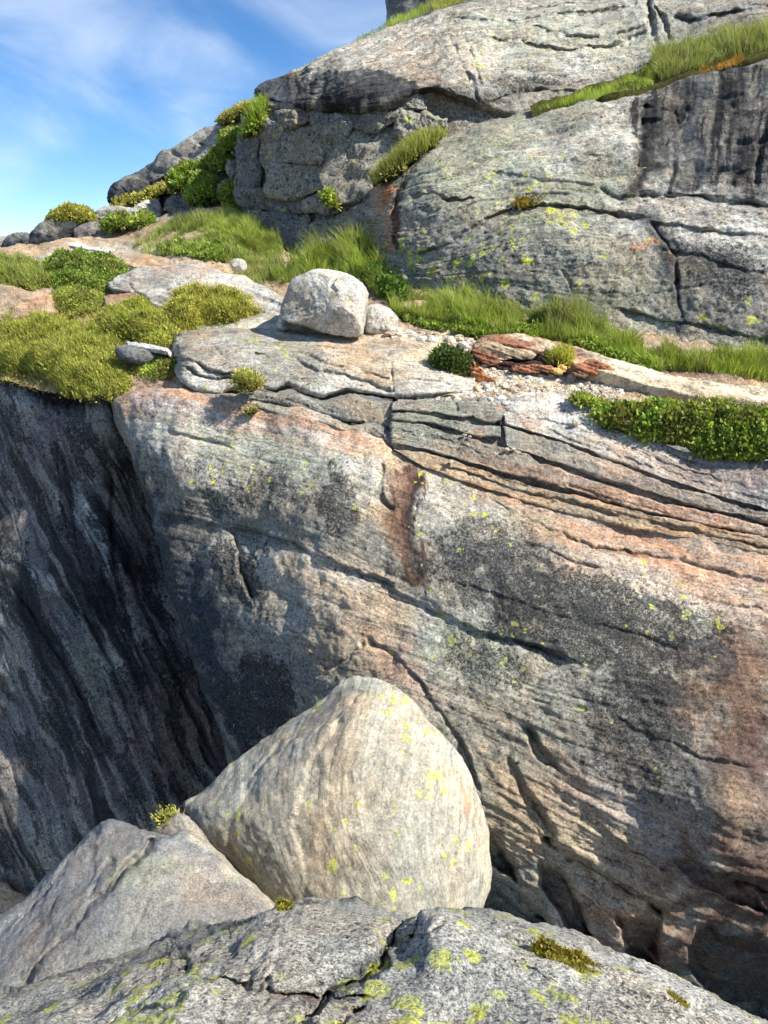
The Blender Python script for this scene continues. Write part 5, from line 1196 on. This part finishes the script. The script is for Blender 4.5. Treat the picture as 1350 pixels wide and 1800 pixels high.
# ---- long grass
WIND = (-.22, -.12, 0)
grass('grass', [(E, [(470,492),(520,470),(600,446),(650,450),(700,490),(740,530),(700,548),(640,490),(560,480),(500,500)], 8000, .4, .85, LUSH, WIND),
                (E, [(640,440),(690,470),(740,510),(820,535),(920,554),(1000,572),(1100,598),(1170,630),(1162,656),(1080,632),(1000,610),(930,592),(830,582),(740,568),(690,552),(650,510)], 22000, .28, .58, LUSH, WIND),
                (E, [(640,455),(700,490),(770,530),(780,560),(720,565),(670,520)], 5000, .3, .6, LUSH + PALE[:2], WIND),
                (E, [(900,560),(1060,590),(1060,606),(900,572)], 1500, .45, .75, PALE, WIND)],
      'lush long grass growing along the foot of the right-hand cliff')
grass('grass', [(E, [(1165,612),(1240,620),(1350,634),(1450,644),(1450,672),(1350,668),(1260,662),(1175,650)], 6000, .2, .48, LUSH, WIND)], 'separate run of long grass at the right edge beside the path slab')
grass('grass', [(E, [(232,432),(280,400),(340,382),(420,376),(470,400),(500,430),(495,468),(440,470),(380,458),(300,448),(240,448)], 15000, .2, .42, PALE + LUSH, WIND), (E, [(300,405),(420,385),(490,430),(480,460),(400,430)], 8000, .2, .45, LUSH, WIND)],
      'yellow green grass slope below the broken cliff')
grass('grass', [(E, [(405,468),(500,462),(500,500),(450,502),(420,490)], 2200, .15, .3, PALE, WIND)], 'thin grass in the gap left of the big rounded boulder')
def low_plants(name, poly, surf, n, h, size, pal, label):
    xs, ys = scatter(poly, n)
    n = len(xs)
    p = surf.P(xs, ys)
    g = np.clip(fbm(p * 1.8 + 60, 3) + .35, 0, 1.2)
    p = p + np.stack([np.zeros(n), np.zeros(n), rng.random(n) ** .7 * h * g], -1)
    keep = g > .12
    p = p[keep]; n = len(p)
    up = rng.normal(size=(n, 3)) * .6 + np.array([0, -.25, .75]); up /= np.linalg.norm(up, axis=1)[:, None]
    sd = rng.normal(size=(n, 3)); sd -= up * (sd * up).sum(-1)[:, None]; sd /= np.linalg.norm(sd, axis=1)[:, None]
    sz = size * (.5 + rng.random((n, 1)))
    V = np.stack([p, p + up * sz * .5 + sd * sz * .38, p + up * sz, p + up * sz * .5 - sd * sz * .38], 1)
    o = mesh_obj(name, V.reshape(-1, 3), np.arange(n * 4).reshape(n, 4), M_LEAF, None, False, {'tint': ('FLOAT_COLOR', np.repeat(pick(pal, n), 4, axis=0))})
    return tag(o, label, 'plants', kind='stuff')
low_plants('low_plants', [(700,545),(760,562),(830,572),(930,585),(1000,602),(1080,625),(1165,650),(1160,664),(1080,642),(1000,620),(930,600),(830,592),(740,578),(690,556)], E, 20000, .26, .05, BUSH + HEATH[:2], 'leafy low plants along the front of the long grass')
low_plants('low_plants', [(270,440),(330,425),(400,430),(440,455),(380,462),(300,452)], E, 2500, .2, .07, BUSH, 'leafy low plants at the foot of the grass slope')
low_plants('low_plants', [(590,450),(650,445),(690,485),(720,530),(690,545),(640,500)], E, 5500, .5, .07, [(.08, .15, .025), (.13, .22, .04)], 'dark leafy plants under the corner of right-hand cliff')
Gr = Surf([(940,192,17.05),(1050,170,16.9),(1150,150,16.6),(1250,122,16.3),(1350,98,16.0),(1500,70,15.6),(1000,160,18.6),(1150,105,18.6),(1250,70,18.6),(1350,48,18.6),(1500,20,18.6)])
o, _ = patch('cliff_terrace', [(930,186),(1000,166),(1100,132),(1150,106),(1220,76),(1300,54),(1400,30),(1500,12)], [(935,196),(1000,186),(1080,170),(1150,152),(1220,132),(1300,112),(1400,90),(1500,70)], Gr, 4, M_MAT, 'brown', [], amp=.08, freq=1.2, seed=17, sk_b=(0, 0, -.3), sk_r=(4, -.8, 0))
tag(o, kind='structure')
grass('grass', [(Gr, [(945,192),(1040,165),(1140,125),(1150,110),(1150,150),(1050,176)], 5000, .15, .32, LUSH, WIND), (Gr, [(1145,108),(1200,82),(1280,62),(1450,25),(1450,66),(1350,88),(1250,115),(1160,142)], 10000, .3, .65, PALE, WIND), (Gr, [(1225,118),(1300,100),(1310,110),(1230,130)], 700, .15, .3, [(.45, .19, .03), (.5, .26, .05)], WIND)],
      'grass running up the terrace between the two tall cliffs')
Hr = Surf([(520,122,21.45),(600,86,21.9),(680,49,22.5),(760,19,22.8),(850,-12,23.1),(900,-30,23.3),(600,70,24.5),(760,0,25.5),(900,-50,26)])
grass('grass', [(Hr, [(525,118),(600,82),(620,76),(560,106)], 1200, .06, .16, PALE, WIND), (Hr, [(620,78),(680,48),(760,18),(850,-12),(850,-22),(760,6),(690,34),(640,60)], 7000, .1, .3, LUSH, WIND), (Hr, [(760,18),(850,-12),(850,-24),(765,6)], 1500, .2, .4, GOLD, WIND)], 'grass capping the top edge of the upper cliff')
Gl = Surf([(658,326,15.7),(700,294,16.0),(740,268,16.3),(790,243,16.8),(660,312,16.4),(720,262,17.2),(780,232,17.4)])
cushion('grass_tuft', [(656,328),(664,308),(690,290),(720,262),(745,244),(785,236),(760,258),(728,284),(700,304),(676,318)], 16.2, .3, .5, 'dry topped grass mat on the left shoulder of the right-hand cliff', 'grass', GOLD, n=2500, size=.05, blades=3500, bh=(.1, .28), bpal=GOLD + PALE, lump=.05, seed=1.)
cushion('grass_tuft', [(440,232),(446,205),(456,180),(468,182),(466,200),(452,226),(436,242),(424,236)], 19.6, .25, .5, 'green hanging grass at the left corner of the broken cliff', 'grass', LUSH, n=2500, size=.06, blades=1500, bh=(.12, .3), lump=.08, seed=2.)

# ---- heather and moss cushions on the left
mat('green_mat', [(72,488),(84,470),(110,460),(150,457),(190,463),(222,474),(232,488),(215,498),(195,510),(172,520),(130,512),(90,502)], .38, 'square cushion of bright green shrubs in front of the thin pale slab', BUSH, n=33235, size=0.042, lump=.14, seed=3., twigs=400)
mat('green_mat', [(-70,478),(-20,466),(30,462),(66,466),(84,482),(90,500),(60,510),(20,505),(-40,505)], .28, 'grassy green mat at the left edge beside the square cushion', HEATH, n=19550, size=0.028, lump=.1, blades=6000, bh=(.1, .22), bpal=PALE + HEATH, seed=4.)
mat('green_mat', [(86,538),(96,522),(130,515),(165,521),(188,534),(186,549),(160,560),(110,556),(88,548)], .22, 'small dark heather cushion above the large mat on the lip', HEATH, n=17595, size=0.028, lump=.1, seed=5., twigs=120)
mat('green_mat', [(148,592),(165,572),(200,560),(250,556),(292,560),(316,575),(314,600),(290,612),(250,610),(215,606),(190,614),(160,612)], .36, 'rounded green mat left of the banded rock, dark hollow beneath', OLIVE + HEATH, n=31279, size=0.025, lump=.1, seed=6., blades=9000)
mat('green_mat', [(286,560),(300,540),(330,526),(352,528),(390,540),(440,548),(468,558),(472,574),(450,582),(400,582),(350,580),(310,586),(292,580)], .42, 'olive heather mat lying on the left end of the banded rock', OLIVE, n=29324, size=0.025, lump=.1, seed=7., twigs=400, blades=9000)
mat('green_mat', [(-90,650),(-80,585),(-20,566),(60,566),(130,570),(190,588),(222,618),(226,648),(228,682),(198,697),(160,703),(126,695),(102,682),(84,668),(50,656),(0,658),(-50,662)], .30, 'large rounded mat of olive green heather hanging over the lip', OLIVE + HEATH + GOLD[:1], n=78200, size=0.023, lump=.13, lfreq=1.8, blades=34000, bh=(.05, .13), bpal=OLIVE + GOLD + HEATH, seed=8.)
mat('green_mat', [(240,655),(250,642),(272,634),(296,636),(310,648),(306,660),(286,668),(262,668)], .14, 'small heather tuft in the hollow left of banded rock', HEATH, n=9775, size=0.023, lump=.06, seed=9., twigs=60)
cushion('green_mat', [(86,392),(94,376),(115,368),(145,368),(164,378),(168,392),(140,400),(105,402)], 22.6, .3, .9, 'low green cushion capping the large dark skyline boulder', 'shrub', OLIVE, n=9000, size=.05, lump=.1, seed=10.)
HS = (.92, .9, .85, .8, .8, 1, 1, 1)
for k, (pl, Y, lb) in enumerate([([(300,322),(310,300),(335,290),(365,298),(372,318),(355,330),(330,326),(308,336)], 22.4, 'mossy hump left of the highest hump on the far slope'), ([(330,350),(338,318),(355,306),(378,312),(388,335),(384,352),(360,362),(338,362)], 21.8, 'mossy hump lowest of the three on the far slope'),
                                 ([(356,292),(370,272),(385,262),(408,280),(415,298),(395,308),(370,304)], 22.2, 'mossy hump below the topmost green one by the cliff'), ([(384,262),(392,240),(412,228),(426,236),(424,256),(410,270),(392,272)], 22.0, 'topmost bright green hump beside the broken cliff'),
                                 ([(390,345),(400,325),(415,318),(424,335),(428,365),(415,382),(396,372)], 21.0, 'dark mossy hump at the foot of broken cliff'), ([(200,372),(215,350),(250,345),(290,326),(310,318),(304,336),(270,350),(240,366)], 23.4, 'thin green strip of turf under the dark angular boulder'),
                                 ([(186,395),(200,384),(222,386),(230,396),(215,402),(196,402)], 21.6, 'little green cushion left of its twin below the pale slab'), ([(238,392),(250,382),(262,384),(264,396),(246,400)], 21.6, 'little green cushion right of its twin below the pale slab')]):
    pl = np.array(pl, float); pl = pl.mean(0) + (pl - pl.mean(0)) * HS[k] * np.array([1, .92]); pl = [tuple(q) for q in pl]
    cushion('moss_hump', pl, Y, .35, .6, lb, 'moss', BUSH + LUSH[1:3] if k != 5 else OLIVE, n=6000 if k < 5 else 2500, size=.075, lump=.13, seed=11. + k, group='green humps on the far slope')
cushion('turf_strip', [(385,216),(400,202),(430,186),(450,182),(440,194),(415,208),(395,220)], 24.2, .3, .5, 'dry yellow turf along the top of the far slope', 'grass', GOLD, n=2500, size=.06, lump=.06, blades=800, bh=(.1, .2), seed=20.)

# ---- low bushes on the right
mat('low_bush', [(1046,732),(1070,716),(1105,722),(1150,712),(1200,726),(1250,720),(1310,732),(1430,734),(1460,775),(1430,806),(1350,796),(1290,804),(1250,800),(1200,782),(1150,768),(1120,770),(1090,757),(1060,744)], .22, 'dense low leafy bush spreading over the right end of the layered slab', BUSH + HEATH[1:3], surf=Surf([(x, y, Y - .05) for x, y, Y in C_CTL]), n=46000, size=.038, lump=.13, lfreq=2.8, cat='bush', thin=.75, seed=21., spread=.07, twigs=1200)
cushion('low_bush', [(1004,702),(1020,698),(1050,704),(1070,712),(1060,722),(1030,716)], 9.65, .12, .2, 'thin sprig of bush creeping left from the large low bush', 'bush', HEATH, n=1500, size=.035, lump=.05, seed=22.)
cushion('low_bush', [(764,634),(772,622),(796,626),(818,636),(834,660),(832,676),(812,672),(790,656)], 10.55, .14, .2, 'small dark green bush growing on the banded rock end', 'bush', [(.06, .10, .025), (.09, .14, .03), (.12, .16, .05)], n=5000, size=.035, lump=.06, thin=.75, seed=23.)
cushion('moss_patch', [(414,668),(424,659),(440,662),(460,676),(452,684),(436,688),(426,682)], 10.0, .1, .2, 'yellow moss tuft growing in the crack of the banded rock', 'moss', GOLD, n=1800, size=.03, lump=.04, seed=24., blades=300, bh=(.06, .12))
cushion('moss_patch', [(430,722),(442,718),(454,722),(448,728),(436,728)], 9.9, .05, .1, 'tiny moss dot under the lower bed of the banded rock', 'moss', GOLD, n=400, size=.02, lump=.02, seed=25.)
cushion('grass_tuft', [(968,640),(980,620),(998,618),(1004,636),(990,646)], 10.7, .1, .15, 'small olive grass tuft among the broken red slabs', 'grass', OLIVE, n=600, size=.03, lump=.03, seed=26., blades=500, bh=(.08, .18), bpal=OLIVE)
cushion('moss_patch', [(905,358),(925,354),(945,350),(958,356),(950,366),(918,369)], 14.2, .1, .2, 'rusty moss in the curved crack of the right-hand cliff', 'moss', [(.4, .24, .04), (.25, .2, .04), (.2, .2, .05)], n=1200, size=.04, lump=.04, seed=27.)
cushion('moss_patch', [(568,348),(578,334),(590,346),(592,366),(580,366)], 17.7, .1, .3, 'bright moss clump in the broken cliff', 'moss', LUSH, n=1200, size=.05, lump=.05, seed=28.)

# ---- moss on the near rock, tuft by the leaning slab
MOSS = [(.20, .19, .015), (.28, .25, .02), (.13, .13, .012), (.34, .30, .04)]
def moss(outline, surf, label, n, seed, th=.02):
    c = np.array(outline, float).mean(0)
    z0 = float(surf(c[0], c[1])); Yc = float(unproj(c[0], c[1], z0)[1])
    fr = lambda px, py: surf(px, py) - th
    return cushion('moss_patch', outline, Yc + .03, .05, .05, label, 'moss', MOSS, n=int(n * 1.5), size=.008, lump=.009, lfreq=9, spread=.006, upb=.3, seed=seed, front=fr, sup=2.2)
moss([(x + 6, y + 4) for x, y in [(930,1668),(934,1654),(950,1650),(966,1664),(985,1672),(1010,1674),(1032,1692),(1060,1712),(1090,1728),(1100,1738),(1080,1742),(1050,1732),(1022,1728),(1000,1732),(975,1712),(950,1692)]], N_, 'long patch of golden green moss on the near rock', 9000, 30.)
moss([(1170,1762),(1180,1753),(1192,1762),(1206,1772),(1198,1778),(1182,1772)], N_, 'small moss patch right of the long one on the near rock', 900, 31., .012)
moss([(484,1598),(490,1585),(508,1588),(512,1602),(498,1608)], N_, 'small yellow moss spot on the crest of the near rock', 500, 32., .008)
cushion('grass_tuft', [(276,1448),(280,1438),(292,1432),(306,1430),(310,1436),(300,1442),(286,1450)], 5.15, .04, .08, 'tiny grass tuft on the tip of the leaning slab', 'grass', GOLD + OLIVE, n=150, size=.010, lump=.006, seed=33., blades=200, bh=(.02, .05), bpal=GOLD + OLIVE)
